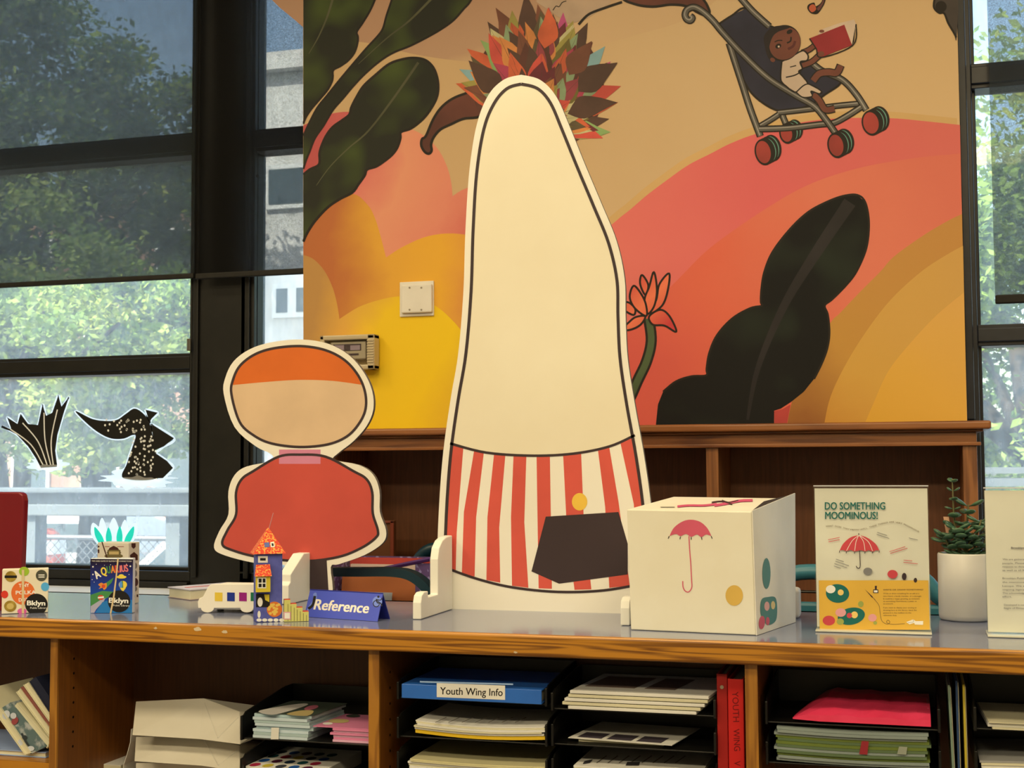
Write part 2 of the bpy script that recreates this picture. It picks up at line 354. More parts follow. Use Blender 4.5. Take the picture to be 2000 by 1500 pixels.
def tree(label, x, y, h, rad, zc, n, fm, seed, flat_=.8, leaf=.13):
    R = random.Random(seed); t = thing('street_tree', label, 'tree', (x, y, -1), 'street trees outside the windows')
    tk = MB().tube([(x, y, -1), (x+.1, y, zc*.4), (x-.05, y, zc)], [.17, .14, .09], 8)
    for k in range(7):
        a = k*2.4; e = Vector((math.cos(a), math.sin(a), .5+.3*R.random()))*rad*.75
        tk.tube([(x, y, zc*.6), (x+e.x*.5, y+e.y*.5, zc*.7+e.z*.5), (x+e.x, y+e.y, zc*.75+e.z)], [.07, .045, .02], 5)
    tk.build('trunk', BARK, t, smooth=True)
    b = MB(); cl = []
    for k in range(70):
        while True:
            d = Vector((R.uniform(-1, 1), R.uniform(-1, 1), R.uniform(-1, 1)))
            if .25 < d.length < 1: break
        cl.append(Vector((x+d.x*rad, y+d.y*rad, zc+d.z*rad*flat_)))
    for k in range(n):
        c = R.choice(cl); q = c+Vector((R.gauss(0, .3), R.gauss(0, .3), R.gauss(0, .2)))*rad*.3
        u = Vector((R.gauss(0, 1), R.gauss(0, 1), R.gauss(0, .6))).normalized(); v = u.cross(Vector((R.gauss(0, 1), R.gauss(0, 1), R.gauss(0, 1)))).normalized()
        s = leaf*R.uniform(.6, 1.3)
        b.add([q-u*s, q+v*s*.5, q+u*s, q-v*s*.5], [[0, 1, 2, 3]], 0 if R.random() < .75 else 1)
    tag(b.build('foliage', [FOL[fm], FOL[(fm+1) % 3]], t), kind='stuff')
def outpt(px, py, Y): return P(px, py, Y)
for px, Y, rad, zc, n, fm, sd, lab in [
        (-20, 12, 2.1, 2.6, 38000, 2, 1, 'bright yellow-green tree filling the left window, nearest to the glass'),
        (170, 13.5, 1.75, 2.6, 34000, 0, 2, 'sunlit green tree beside the black column, second from the left edge'),
        (-330, 17, 3.4, 4.2, 14000, 1, 3, 'deep green tree at the left edge, behind the yellow-green one'),
        (40, 20, 3.2, 6.9, 30000, 1, 4, 'tall dark tree behind the two sunlit ones in the left window'),
        (200, 24, 2.4, 6.4, 5000, 1, 5, 'dark tree whose branches reach the narrow strip of window'),
        (2010, 11, 1.9, 2.2, 30000, 0, 6, 'green tree low in the window right of the mural'),
        (2150, 14, 3.0, 3.2, 14000, 2, 7, 'yellow-green tree at the right edge beyond the right window')]:
    q = outpt(px, 800, Y); tree(lab, q.x, Y, 0, rad, zc, n, FOL and fm, sd, leaf=.043+.004*(Y-11))
# concrete wall rail with posts, chain-link fence, cars
CONC = mat('weathered concrete', D(104, 110, 112), .85, .2, D(88, 94, 98), 3)
bt = thing('concrete_railing', 'long grey concrete rail on posts along the street outside', 'railing', (P(200, 980, 9).x, 9, -1))
za, zb_ = Z(180, 1008, 9), Z(180, 958, 9)
MB().box(-14, -2.6, 9, 9.25, za, (za+zb_)/2-.01).box(-14, -2.6, 9.05, 9.25, (za+zb_)/2-.01, zb_).box(-14, -2.6, 8.97, 9.28, zb_-.02, zb_+.02).build('rail_beam', CONC, bt, bevel=.01)
for px in (-200, -70, 48, 205, 330): MB().box(X(px, 1050, 9)-.06, X(px, 1050, 9)+.06, 9.05, 9.2, -1, za).build('post', CONC, bt)
bt = thing('concrete_railing', 'pale railing under the tree, seen low in the right window', 'railing', (P(1980, 930, 8).x, 8, -1))
MB().box(-.2, 6, 8, 8.2, Z(1960, 925, 8), Z(1960, 913, 8)).box(-.2, 6, 8, 8.2, Z(1960, 950, 8), Z(1960, 934, 8)).build('rail_beam', CONC, bt)
for px in (1900, 2080, 2260): MB().box(X(px, 950, 8)-.05, X(px, 950, 8)+.05, 8.05, 8.18, -1, Z(1960, 920, 8)).build('post', CONC, bt)
STEEL = mat('galvanised steel', D(105, 108, 112), .45, .5, metal=.5)
fe = thing('chain_link_fence', 'grey chain-link fence in front of the parked cars', 'fence', (-4, 10.5, -1))
fx0, fx1, ft = -8, -2.5, Z(180, 1050, 10.5)
c = MB()
k = fx0-(ft+1)
while k < fx1:
    for sg in (1, -1):
        x0 = k if sg > 0 else k+ft+1
        a0 = Vector((x0, 10.5, -1)); a1 = Vector((x0+sg*(ft+1), 10.5, ft)); w = Vector((.006, 0, 0)); c.add([a0-w, a0+w, a1+w, a1-w], [[0, 1, 2, 3]])
    k += .085
tag(c.build('chain_link', STEEL, fe), kind='stuff')
MB().tube([(fx0, 10.5, ft), (fx1, 10.5, ft)], .025, 8).build('top_rail', STEEL, fe)
for k in range(4): MB().tube([(fx0+k*1.83, 10.5, -1), (fx0+k*1.83, 10.5, ft+.05)], .03, 8).build('post', STEEL, fe)
TYRE = mat('tyre rubber', D(35, 35, 36), .8, .2); HUB = mat('wheel hub', D(170, 170, 172), .3, .5, metal=.7); CARGLASS = mat('car glass', D(70, 85, 92), .08, .6)
def car(label, x, y, body, z0=-1.0):
    c = thing('car', label, 'car', (x, y, z0))
    prof = [(-2.1, .3), (-2.15, .65), (-1.95, .85), (-1.2, .95), (-.65, 1.4), (.8, 1.42), (1.5, .98), (2.05, .86), (2.15, .6), (2.1, .3)]
    MB().prism([(x+a, y-.85, z0+b) for a, b in prof], (0, 1.7, 0)).build('body', body, c, bevel=.06, seg=3)
    MB().prism([(x+a, y-.86, z0+b) for a, b in [(-1.0, .98), (-.58, 1.33), (.05, 1.34), (.05, .98)]], (0, .02, 0)).build('side_window', CARGLASS, c)
    MB().prism([(x+a, y-.86, z0+b) for a, b in [(.12, .98), (.12, 1.34), (.72, 1.34), (1.25, .98)]], (0, .02, 0)).build('side_window', CARGLASS, c)
    for wx in (-1.35, 1.35):
        for wy in (-.87, .69):
            w = MB().tube([(x+wx, y+wy, z0+.33), (x+wx, y+wy+.18, z0+.33)], .33, 20).build('wheel', TYRE, c)
            MB().tube([(x+wx, y+wy-.006, z0+.33), (x+wx, y+wy+.01, z0+.33)], .2, 14).build('hub_cap', HUB, w)
CARW = mat('white car paint', (.8, .8, .8), .15, .5)
q = P(375, 1100, 13); car('white parked car nearest the black column, behind the fence', q.x+.9, 13, CARW, -.75)
q = P(175, 1100, 15); car('white parked car further left along the street', q.x-.6, 15.5, CARW, -.75)
q = P(45, 1100, 19); car('blue parked car far down the street', q.x-1, 19, mat('blue car paint', D(60, 110, 160), .15, .5), -.6)
tb = thing('street_barrel', 'red and white striped street barrel beyond the railing', 'barrel', (P(92, 1080, 11.5).x, 11.5, -1))
o = tb.location; zt = Z(92, 1032, 11.5)
MB().lathe([(.22, 0), (.2, .5), (.17, zt+1-.1), (.05, zt+1)], o, 20).build('barrel_body', mat('red barrel', D(205, 90, 70), .5, .3), tb, smooth=True)
for k in (.55, .9, 1.2, 1.45): MB().lathe([(.213-.02*k, 0), (.21-.02*k, .14)], o+Vector((0, 0, k)), 20).build('white_band', WHITE, tb)
# buildings across the street
def building(label, x0, x1, Y, z1, wallm, wins):
    b = thing('building', label, 'building', ((x0+x1)/2, Y, -1))
    MB().box(x0, x1, Y, Y+6, -1, z1).build('wall', wallm, b)
    MB().box(x0-.2, x1+.2, Y-.25, Y+6, z1, z1+.35).build('cornice', wallm, b)
    for (a, c0, w, h) in wins:
        f = MB().box(a-.1, a+w+.1, Y-.08, Y, c0-.1, c0+h+.1).build('window_frame', WHITE, b)
        MB().box(a, a+w, Y-.1, Y-.07, c0, c0+h).build('pane', CARGLASS, f)
BW = mat('pale facade', (.86, .84, .8), .9, .1, (.62, .6, .57), 1)
q0 = P(515, 300, 24).x; zA = Z(560, 140, 24)
building('pale stone building glimpsed in the narrow strip beside the mural', q0-.35, q0+5, 24, zA, BW,
         [(P(px_, 500, 24).x, Z(540, y1, 24), w_, h_) for px_, y1, w_, h_ in ((528, 400, .75, .7), (544, 612, .24, .48), (583, 612, .24, .48), (640, 612, .3, .5), (544, 880, .3, .6), (620, 400, .5, .7))])
building('brick building far behind the trees in the left window', -30, -13.5, 34, 9, mat('brick facade', D(150, 120, 105), .9, .1, D(130, 100, 86), 2),
         [(-28+k*2.4, z, 1.1, 1.7) for k in range(6) for z in (.5, 3.6, 6.4)])
building('low brick building across the street in the right window', 3, 16, 30, 4.0, mat('grey facade', D(170, 165, 160), .9, .1),
         [(4+k*2.4, z, 1.1, 1.6) for k in range(5) for z in (.2, 2)])

# ------------------------------------------------------------------ the mural on the front wall
mp_ = thing('mural', 'large painted wall mural of leaves, sunset hills and a baby in a pushchair', 'mural', ((XL+XR)/2, YM, 1.4))
MUR = PL((0, YM-.004, 0), (0, -1, 0)); L0 = .00008
zb0 = Z(1300, 838, YM)
c = MB()
Lc, Rc = [P(592.5, 700, YM-.004), P(592, 0, YM-.004)], [P(1868.5, 0, YM-.004), P(1889, 820, YM-.004)]
def mline(a, b, z): t = (z-a.z)/(b.z-a.z); return a.x+(b.x-a.x)*t
zt0 = 3.3
c.prism([(mline(*Lc, zb0-.1), YM-.004, zb0-.1), (mline(*Rc, zb0-.1), YM-.004, zb0-.1), (mline(*Rc, zt0), YM-.004, zt0), (mline(*Lc, zt0), YM-.004, zt0)], (0, .0035, 0))
TAN = paint('mural tan', [(0, WM(192, 150, 92)), (.55, WM(200, 160, 102)), (1, WM(205, 162, 100))], P(950, 300, YM), P(1800, 250, YM))
c.build('canvas', TAN, mp_)
def mpart(name, shapes, mats, order, label=None):
    """one painted motif: fills and lines laid on the canvas"""
    b = MB(); k = 0
    for sh in shapes:
        kind, pts, v = sh[:3]; off = L0*(order+k*.05); k += 1
        if kind == 'f': b.fill(MUR, pts, off, v)
        elif kind == 'p': b.fill(MUR, pts, off, v, False)
        elif kind == 'l': b.line(MUR, pts, v, off, sh[3], taper=len(sh) > 4)
        elif kind == 'o': b.line(MUR, pts, v, off, sh[3], closed=True)
    o = b.build(name, mats, mp_)
    if label: o['label'] = label
    return o
MB_ = lambda n, r, g, b, d=.82, sc=5: mat('mural '+n, WM(r, g, b), .55, .25, WM(r*d, g*d, b*d), sc)
OUT = MB_('outline', 38, 30, 20)
BB = 850
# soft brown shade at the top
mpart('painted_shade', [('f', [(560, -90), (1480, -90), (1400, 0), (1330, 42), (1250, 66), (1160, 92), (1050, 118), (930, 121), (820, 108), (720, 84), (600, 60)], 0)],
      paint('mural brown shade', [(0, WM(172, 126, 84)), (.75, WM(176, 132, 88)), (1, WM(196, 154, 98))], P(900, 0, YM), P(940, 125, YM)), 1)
# left scallop clouds
mpart('painted_cloud', [('p', [tuple(q) for q in cr([(592.5, 245), (640, 224), (690, 219), (750, 236), (805, 253), (835, 270), (858, 295), (873, 325), (881, 355), (884, 383)], 6, False)]
      + [tuple(q) for q in cr([(884, 383), (905, 370), (935, 362), (980, 366)], 6, False)] + [(1070, 380), (1070, BB), (592.5, BB)], 0)],
      paint('mural coral cloud', [(0, WM(178, 74, 62)), (.32, WM(205, 98, 80)), (.55, WM(216, 134, 88)), (.8, WM(212, 122, 84)), (1, WM(198, 92, 70))], P(592, 330, YM), P(920, 440, YM)), 2)
mpart('painted_cloud', [('p', [tuple(q) for q in cr([(592.5, 470), (615, 430), (650, 395), (690, 379), (718, 400), (732, 425), (743, 460), (754, 503)], 6, False)]
      + [tuple(q) for q in cr([(754, 503), (785, 483), (830, 463), (875, 456), (920, 461), (960, 480)], 6, False)] + [(1070, 560), (1070, BB), (592.5, BB)], 0)],
      paint('mural amber cloud', [(0, WM(172, 94, 44)), (.2, WM(176, 96, 44)), (.5, WM(212, 146, 42)), (.8, WM(218, 152, 38)), (1, WM(206, 130, 50))], P(592, 560, YM), P(920, 560, YM)), 3)
mpart('painted_cloud', [('p', [tuple(q) for q in cr([(592.5, 498), (612, 506), (633, 528), (649, 560), (658, 592), (663, 623)], 6, False)]
      + [tuple(q) for q in cr([(663, 623), (700, 600), (740, 586), (778, 579), (815, 582), (850, 597), (880, 622), (907, 656), (950, 740)], 6, False)] + [(990, BB), (592.5, BB)], 0)],
      paint('mural yellow cloud', [(0, WM(176, 124, 58)), (.22, WM(206, 146, 52)), (.45, WM(222, 172, 22)), (.8, WM(228, 178, 18)), (1, WM(216, 164, 28))], P(592, 640, YM), P(900, 780, YM)), 4)
# right: rainbow hills
arc1 = [(1060, 590), (1150, 480), (1205, 430), (1230, 410), (1265, 380), (1305, 350), (1345, 322), (1390, 299), (1425, 281), (1475, 262), (1560, 240), (1640, 231), (1740, 231), (1800, 236), (1875, 244)]
arc0 = [(x-6, y-13) for x, y in arc1]
arc2 = [(1120, 800), (1180, 700), (1250, 620), (1325, 545), (1380, 490), (1440, 445), (1500, 405), (1560, 370), (1620, 345), (1700, 323), (1800, 307), (1876, 300)]
arc3 = [(1537, 830), (1548, 780), (1575, 710), (1621, 632), (1640, 612), (1680, 570), (1720, 530), (1745, 502), (1800, 462), (1850, 432), (1879, 418)]
arc4 = [(1609, 832), (1622, 775), (1650, 715), (1690, 650), (1740, 585), (1800, 530), (1850, 497), (1881, 480)]
arc5 = [(1687, 832), (1705, 790), (1735, 725), (1780, 668), (1830, 615), (1883, 571)]
def hill(a, m_, o, right=1889, left=None):
    b = [tuple(q) for q in cr(a, 6, False)]
    mpart('painted_hill', [('p', b+[(right, BB)]+([(left, BB)] if left else []), 0)], m_, o)
hill(arc0, MB_('hill rim', 206, 158, 88, .96), 2, 1888, 1060)
hill(arc1, paint('mural coral hill', [(0, WM(216, 106, 82)), (.5, WM(212, 92, 78)), (1, WM(208, 98, 76))], P(1200, 500, YM), P(1860, 280, YM)), 3, 1888, 1060)
hill(arc2, paint('mural red hill', [(0, WM(206, 84, 62)), (.35, WM(212, 94, 60)), (.75, WM(214, 110, 74)), (1, WM(210, 104, 72))], P(1200, 700, YM), P(1860, 380, YM)), 4, 1888, 1120)
hill(arc3, paint('mural bronze hill', [(0, WM(140, 82, 34)), (.4, WM(186, 130, 50)), (1, WM(186, 126, 54))], P(1560, 840, YM), P(1800, 480, YM)), 5)
hill(arc4, paint('mural gold hill', [(0, WM(190, 128, 44)), (.3, WM(200, 146, 56)), (1, WM(198, 144, 64))], P(1620, 840, YM), P(1860, 520, YM)), 6)
hill(arc5, paint('mural bright hill', [(0, WM(208, 150, 44)), (.4, WM(212, 154, 54)), (1, WM(210, 152, 66))], P(1700, 840, YM), P(1880, 600, YM)), 7)
# leaves
LEAF = mat('mural leaf', WM(44, 42, 28), .6, .15, WM(70, 76, 32), 7, lo=.48, hi=.78, detail=1)
LEAFD = mat('mural dark leaf', WM(28, 26, 20), .6, .15, WM(42, 46, 30), 6, lo=.5, hi=.8, detail=1)
RIB = MB_('leaf rib', 84, 78, 46)
lf1 = [(592.5, -120), (760, -120), (748, -40), (732, 0), (722, 22), (708, 45), (697, 62), (699, 72), (698, 85), (692, 103), (680, 118), (665, 129), (651, 137), (650, 150), (648, 160), (640, 175), (625, 193), (608, 213), (597, 230), (592.5, 242)]
mpart('painted_leaf', [('p', lf1, 0), ('l', lf1[2:], 4, 1), ('l', [(655, -20), (640, 30), (622, 72), (603, 105)], 5, 2, 1)], [LEAF, OUT, RIB], 10)
lf2 = [(800, -110), (780, -50), (765, 0), (755, 30), (748, 55), (738, 70), (715, 95), (685, 130), (660, 160), (640, 185), (620, 210), (605, 238), (592.5, 265), (592.5, 330), (597, 315), (605, 295), (615, 270), (632, 245), (650, 215), (670, 192), (690, 168), (715, 142), (745, 117), (770, 102), (800, 90), (830, 75), (860, 58), (885, 40), (905, 18), (920, 0), (945, -50), (960, -110)]
mpart('painted_leaf', [('p', lf2, 0), ('l', lf2[:13], 4, 1), ('l', lf2[13:], 4, 1), ('l', [(850, -10), (800, 40), (755, 75), (700, 125)], 5, 2, 1)], [LEAF, OUT, RIB], 10.5)
lf3 = [(592.5, 341), (605, 331), (623, 321), (624, 300), (628, 285), (637, 265), (650, 248), (668, 235), (682, 224), (686, 210), (695, 192), (710, 168), (735, 145), (760, 125), (785, 116), (808, 113), (830, 117), (845, 130), (853, 148), (856, 170), (853, 190), (843, 210), (830, 228), (815, 242), (800, 252), (783, 258), (782, 270), (776, 288), (765, 303), (750, 315), (735, 325), (717, 331), (712, 343), (700, 360), (688, 376), (665, 388), (640, 405), (615, 432), (600, 455), (592.5, 472)]
mpart('painted_leaf', [('p', lf3, 0), ('l', lf3, 5, 1), ('l', [(817, 122), (770, 190), (720, 255), (680, 290), (645, 325), (618, 362)], 5, 2, 1)], [LEAF, OUT, RIB], 11)
lf4 = [(1675, 381), (1650, 382), (1620, 392), (1580, 413), (1545, 445), (1510, 490), (1493, 530), (1487, 565), (1486, 590), (1488, 597), (1465, 602), (1430, 622), (1400, 655), (1385, 690), (1380, 720), (1379, 733), (1350, 735), (1320, 745), (1295, 765), (1285, 790), (1280, 840), (1512, 840), (1512, 802), (1525, 798), (1545, 785), (1570, 765), (1590, 740), (1605, 710), (1616, 680), (1620, 650), (1617, 615), (1611, 597), (1625, 585), (1650, 560), (1670, 535), (1687, 500), (1695, 470), (1697, 430), (1690, 395)]
mpart('painted_leaf', [('p', lf4, 0), ('l', lf4[26:]+lf4[:19], 4, 1), ('l', [(1660, 395), (1590, 500), (1530, 600), (1480, 720), (1460, 820)], 26, 2, 1)], [LEAFD, OUT, MB_('dark rib', 42, 36, 30)], 11, 'near-black leaf at the right of the mural')
mpart('painted_root', [('p', [(1512, 803), (1528, 799), (1544, 790), (1536, 832), (1513, 832)], 0)], MB_('red root', 196, 70, 54), 9)
# flower
pet = [[(1262, 617), (1240, 602), (1230, 580), (1238, 558), (1254, 577), (1262, 597)], [(1264, 613), (1259, 585), (1268, 560), (1277, 531), (1283, 565), (1278, 597)], [(1270, 612), (1282, 585), (1288, 555), (1307, 534), (1304, 568), (1293, 597)],
       [(1268, 618), (1290, 605), (1308, 618), (1321, 648), (1298, 636), (1275, 634)], [(1260, 618), (1240, 620), (1220, 636), (1198, 642), (1226, 645), (1250, 635)], [(1238, 615), (1222, 608), (1208, 598), (1225, 590), (1240, 602)], [(1256, 570), (1250, 552), (1254, 537), (1266, 556), (1262, 575)]]
sh = [('l', [(1267, 622), (1272, 665), (1263, 705), (1246, 742), (1230, 778), (1215, 800)], 22, 2), ('l', [(1267, 622), (1272, 665), (1263, 705), (1246, 742), (1230, 778), (1215, 800)], 13, 3)]
for p_ in pet[::-1]: sh += [('f', p_, 0), ('o', p_, 4, 1)]
mpart('painted_flower', sh, [paint('mural lotus', [(0, WM(196, 66, 52)), (.5, WM(226, 112, 66)), (1, WM(190, 56, 48))], P(1220, 560, YM), P(1300, 640, YM)), OUT, OUT, MB_('flower stem', 78, 88, 48)], 12)
# arms and body of the child with leaf hair
SKIN = MB_('skin', 104, 56, 38, .8)
arm = [(935, 178), (905, 184), (880, 195), (860, 212), (845, 235), (832, 265), (824, 272), (823, 285), (830, 297), (838, 300), (843, 294), (842, 282), (847, 268), (860, 253), (880, 243), (905, 232), (940, 224)]
arm2 = [(1200, -60), (1212, -8), (1240, 8), (1275, 13), (1310, 9), (1340, 12), (1362, 24), (1378, 30), (1386, 24), (1380, 8), (1370, -10), (1360, -60)]
mpart('painted_arm', [('f', arm, 0), ('o', arm, 5, 1)], [SKIN, OUT], 12)
mpart('painted_arm', [('f', arm2, 0), ('o', arm2, 5, 1)], [SKIN, OUT], 12)
mpart('painted_shoulder', [('p', [(1085, 235), (1140, 250), (1125, 268), (1102, 288)], 0), ('l', [(1140, 252), (1125, 268), (1100, 290)], 5, 1)], [SKIN, OUT], 12)
mpart('painted_wool', [('p', [(1040, -60), (1048, 4), (1075, 22), (1110, 46), (1140, 40), (1165, 24), (1192, 6), (1196, -60)], 2), ('l', [(1130, 48), (1150, 28), (1185, 14), (1215, 4)], 5, 1), ('l', [(1080, 20), (1086, 12), (1092, 13), (1098, 5), (1106, 2)], 1.8, 1)], [SKIN, OUT, MB_('wool', 196, 158, 112)], 12)
# leaf hair
R = random.Random(5); hues = [(92, 52, 36), (120, 70, 44), (205, 92, 50), (150, 62, 58), (158, 138, 60), (112, 96, 40), (176, 62, 72), (214, 130, 60), (86, 58, 40), (196, 176, 110), (140, 150, 96), (110, 44, 42), (184, 84, 46), (96, 78, 46), (206, 78, 56)]
HM = [MB_('hair leaf %s' % i, *h, .85, 9) for i, h in enumerate(hues)]+[MB_('hair teal', 138, 166, 146), MB_('hair pink', 200, 80, 110), MB_('hair green', 140, 160, 84)]
cx, cy = 1052, 205
def hleaf(tip, ln, wd):
    t = Vector(tip); d = (t-Vector((cx, cy+30))).normalized(); n = Vector((-d.y, d.x)); b = t-d*ln
    bend = n*R.uniform(-6, 6)
    return [tuple(q) for q in (t, t-d*ln*.3+n*wd*.62+bend, b+d*ln*.3+n*wd+bend, b, b+d*ln*.3-n*wd+bend, t-d*ln*.3-n*wd*.5+bend)]
tips = [(890, 163), (897, 135), (912, 95), (938, 78), (952, 42), (968, 15), (1000, 20), (1026, -14), (1050, 8), (1072, 14), (1100, 24), (1120, 40), (1148, 44), (1158, 82), (1182, 90), (1193, 120), (1206, 122), (1213, 168), (1207, 200), (1190, 232), (1193, 258), (1178, 270)]
sh = [('f', ell(1052, 172, 128, 128), 0)]
for i, tp in enumerate(tips):
    sh.append(('f', hleaf(tp, 95, 20), [2, 15, 2, 17, 8, 1, 4, 8, 1, 6, 16, 4, 8, 11, 15, 16, 8, 14, 2, 8, 17, 14][i]))
for ring, ln in ((.9, 80), (.78, 76), (.66, 72), (.54, 66), (.42, 60), (.3, 50)):
    for k in range(int(26*ring)+3):
        tp = R.choice(tips); tp = (cx+(tp[0]-cx)*ring+R.uniform(-10, 10), cy+(tp[1]-cy)*ring+R.uniform(-10, 10))
        lf = hleaf(tp, ln, R.uniform(13, 22)); q = R.randrange(15); sh.append(('f', lf, q)); sh.append(('l', [lf[3], lf[0]], 1.2, 8))
sh += [('f', hleaf((1206, 123), 95, 26), 8), ('f', hleaf((1206, 200), 100, 22), 8), ('f', hleaf((915, 118), 90, 24), 8), ('f', hleaf((1156, 80), 80, 22), 1), ('f', hleaf((1070, 15), 80, 20), 2)]
b = MB()
for k, (kd, pts, mi, *w) in enumerate(sh):
    off = L0*14+k*.000004
    b.line(MUR, pts, mi, off, w[0], smooth=False, taper=True) if kd == 'l' else b.poly([MUR.hit(*q, off) for q in (pts if k == 0 else [pts[0]]+[tuple(z) for z in cr(pts[1:3]+[pts[3]], 4, False)]+[tuple(z) for z in cr([pts[3]]+pts[4:6], 4, False)][1:])], mi)
b.build('painted_leaf_hair', HM, mp_)
# pushchair
TUBE = MB_('pushchair tube', 98, 88, 68); NAVY = MB_('pushchair cloth', 52, 48, 54, .75); TEAL = MB_('wheel teal', 104, 148, 112); WR = MB_('wheel red', 168, 62, 46)
seat = [(1405, 46), (1430, 30), (1457, 16), (1500, 48), (1525, 62), (1560, 108), (1590, 128), (1628, 150), (1641, 163), (1612, 184), (1580, 206), (1550, 214), (1520, 216), (1490, 201), (1465, 178), (1446, 142), (1426, 88)]
sh = [('p', seat, 0), ('l', seat+[seat[0]], 4, 1)]
def tubeline(p_, w=9): return [('l', p_, w+5, 1), ('l', p_, w, 2), ('l', [(x-1, y-1.5) for x, y in p_], w*.3, 5)]
wheels = [(1537, 261, 15, 20), (1702, 240, 19, 25), (1492, 297, 18, 26), (1634, 284, 18, 25)]
def wheel(x, y, rx, ry):
    o_ = []
    for dx, dy, col_ in ((16, -8, 1), (13, -7, 3), (10, -5, 1), (7, -3, 3), (4, -2, 1), (0, 0, 1)):
        o_.append(('f', ell(x+dx, y+dy, rx*(.92 if col_ == 3 else 1), ry*(.92 if col_ == 3 else 1), -.2), col_))
    return o_+[('f', ell(x-1, y, rx-4, ry-4, -.2), 4)]
sh += tubeline([(1525, 218), (1535, 242)], 8)+wheel(*wheels[0])
sh += tubeline([(1483, 247), (1505, 234), (1523, 222)], 7)+tubeline([(1520, 220), (1590, 212), (1640, 206), (1682, 202)], 7)
sh += tubeline([(1445, -6), (1470, 22), (1503, 52)])+tubeline([(1580, 118), (1605, 138), (1645, 156), (1672, 184), (1692, 215)])
sh += tubeline([(1424, 84), (1437, 125), (1450, 165), (1465, 212), (1485, 266)])+tubeline([(1483, 252), (1540, 250), (1600, 243), (1628, 240), (1652, 228), (1682, 209)], 8)
sh += wheel(*wheels[1])+wheel(*wheels[2])
sh += tubeline([(1348, 32), (1352, 35), (1348, 40), (1341, 37), (1338, 28), (1343, 18), (1356, 14), (1372, 22), (1392, 40), (1412, 64), (1450, 105), (1500, 152), (1550, 184), (1590, 207), (1612, 232), (1633, 262)])+wheel(*wheels[3])
mpart('painted_pushchair', sh, [NAVY, OUT, TUBE, TEAL, WR, MB_('tube shine', 158, 142, 112)], 18)
# baby and book
bs = MB_('baby skin', 120, 66, 44, .85); shirt = MB_('baby shirt', 206, 172, 128, .9)
body = [(1527, 120), (1545, 111), (1568, 99), (1578, 108), (1576, 118), (1563, 121), (1567, 134), (1560, 140), (1570, 152), (1577, 165), (1555, 180), (1535, 168), (1525, 155)]
sh = [('l', [(1566, 103), (1580, 97), (1594, 86)], 12, 1), ('l', [(1566, 103), (1580, 97), (1594, 86)], 8, 0), ('p', body, 2), ('l', body+[body[0]], 3, 1),
      ('l', [(1567, 128), (1585, 121), (1598, 110), (1606, 104)], 13, 1), ('l', [(1567, 128), (1585, 121), (1598, 110), (1606, 104)], 9, 0),
      ('l', [(1588, 158), (1600, 144), (1618, 141), (1634, 142), (1642, 127)], 16, 1), ('l', [(1588, 158), (1600, 144), (1618, 141), (1634, 142), (1642, 128)], 12, 0),
      ('l', [(1588, 184), (1600, 196), (1612, 214), (1630, 212)], 15, 1), ('l', [(1588, 184), (1600, 196), (1612, 214), (1630, 212)], 11, 0),
      ('p', [(1555, 180), (1577, 164), (1604, 178), (1600, 183), (1584, 178), (1586, 188), (1568, 190)], 2), ('l', [(1555, 180), (1577, 164), (1604, 178), (1600, 183), (1584, 178), (1586, 188), (1568, 190), (1555, 180)], 2.5, 1),
      ('l', [(1535, 151), (1552, 147), (1565, 140)], 2.5, 1), ('l', [(1543, 131), (1555, 128)], 2, 1),
      ('f', ell(1530, 84, 33, 36, .55), 1), ('f', ell(1533, 85, 29, 33, .6), 0), ('f', [(1494, 92), (1492, 72), (1505, 55), (1525, 50), (1542, 54), (1520, 62), (1508, 74), (1502, 98), (1508, 118), (1500, 112)], 3),
      ('f', ell(1520, 90, 6, 4.5, -.5), 1), ('f', ell(1521, 91, 2, 2), 2), ('f', ell(1542, 62, 6, 4, -.5), 1), ('l', [(1513, 82), (1520, 79), (1528, 79)], 2, 1), ('l', [(1537, 84), (1544, 80), (1545, 72)], 3, 1), ('l', [(1539, 96), (1549, 90), (1553, 80)], 5, 4), ('f', ell(1509, 117, 5, 4, .6), 0),
      ('p', [(1597, 66), (1608, 56), (1640, 45), (1668, 38), (1672, 47), (1667, 85), (1640, 92)], 2), ('p', [(1581, 75), (1649, 48), (1664, 88), (1604, 112), (1594, 95)], 5), ('p', [(1664, 88), (1671, 47), (1668, 82)], 1), ('l', [(1581, 75), (1594, 95), (1604, 112), (1666, 88), (1672, 47)], 2.5, 1),
      ('f', ell(1604, 105, 6, 5), 0), ('f', ell(1605, 61, 5, 3), 0)]
mpart('painted_baby', sh, [bs, OUT, shirt, MB_('baby hair', 44, 34, 28), MB_('baby lips', 92, 44, 34), MB_('book red', 150, 44, 40)], 24)
sh = [('f', [(1577, 17), (1579, 9), (1590, 5), (1594, 12), (1606, 0), (1604, -30), (1616, -30), (1612, 2), (1604, 18), (1596, 27), (1584, 26)], 1), ('f', [(1580, 17), (1583, 10), (1590, 9), (1594, 18), (1586, 24)], 0), ('f', [(1596, 16), (1606, 4), (1608, -10), (1609, 4), (1600, 20)], 2)]
mpart('painted_butterfly', sh, [MB_('butterfly orange', 200, 92, 52), OUT, MB_('butterfly brown', 110, 62, 50)], 14)
sh = [('f', [(1828, -40), (1826, -6), (1824, 14), (1834, 25), (1844, 26), (1852, 45), (1862, 62), (1868.5, 74), (1868.5, -40)], 0), ('l', [(1826, -6), (1824, 14), (1834, 25), (1844, 26), (1852, 45), (1862, 62), (1868, 73)], 4, 1), ('f', ell(1838, 13, 11, 11), 1)]
mpart('painted_creature', sh, [MB_('creature grey', 74, 62, 48), OUT], 14, 'grey painted edge of a dark shape at the top right corner')

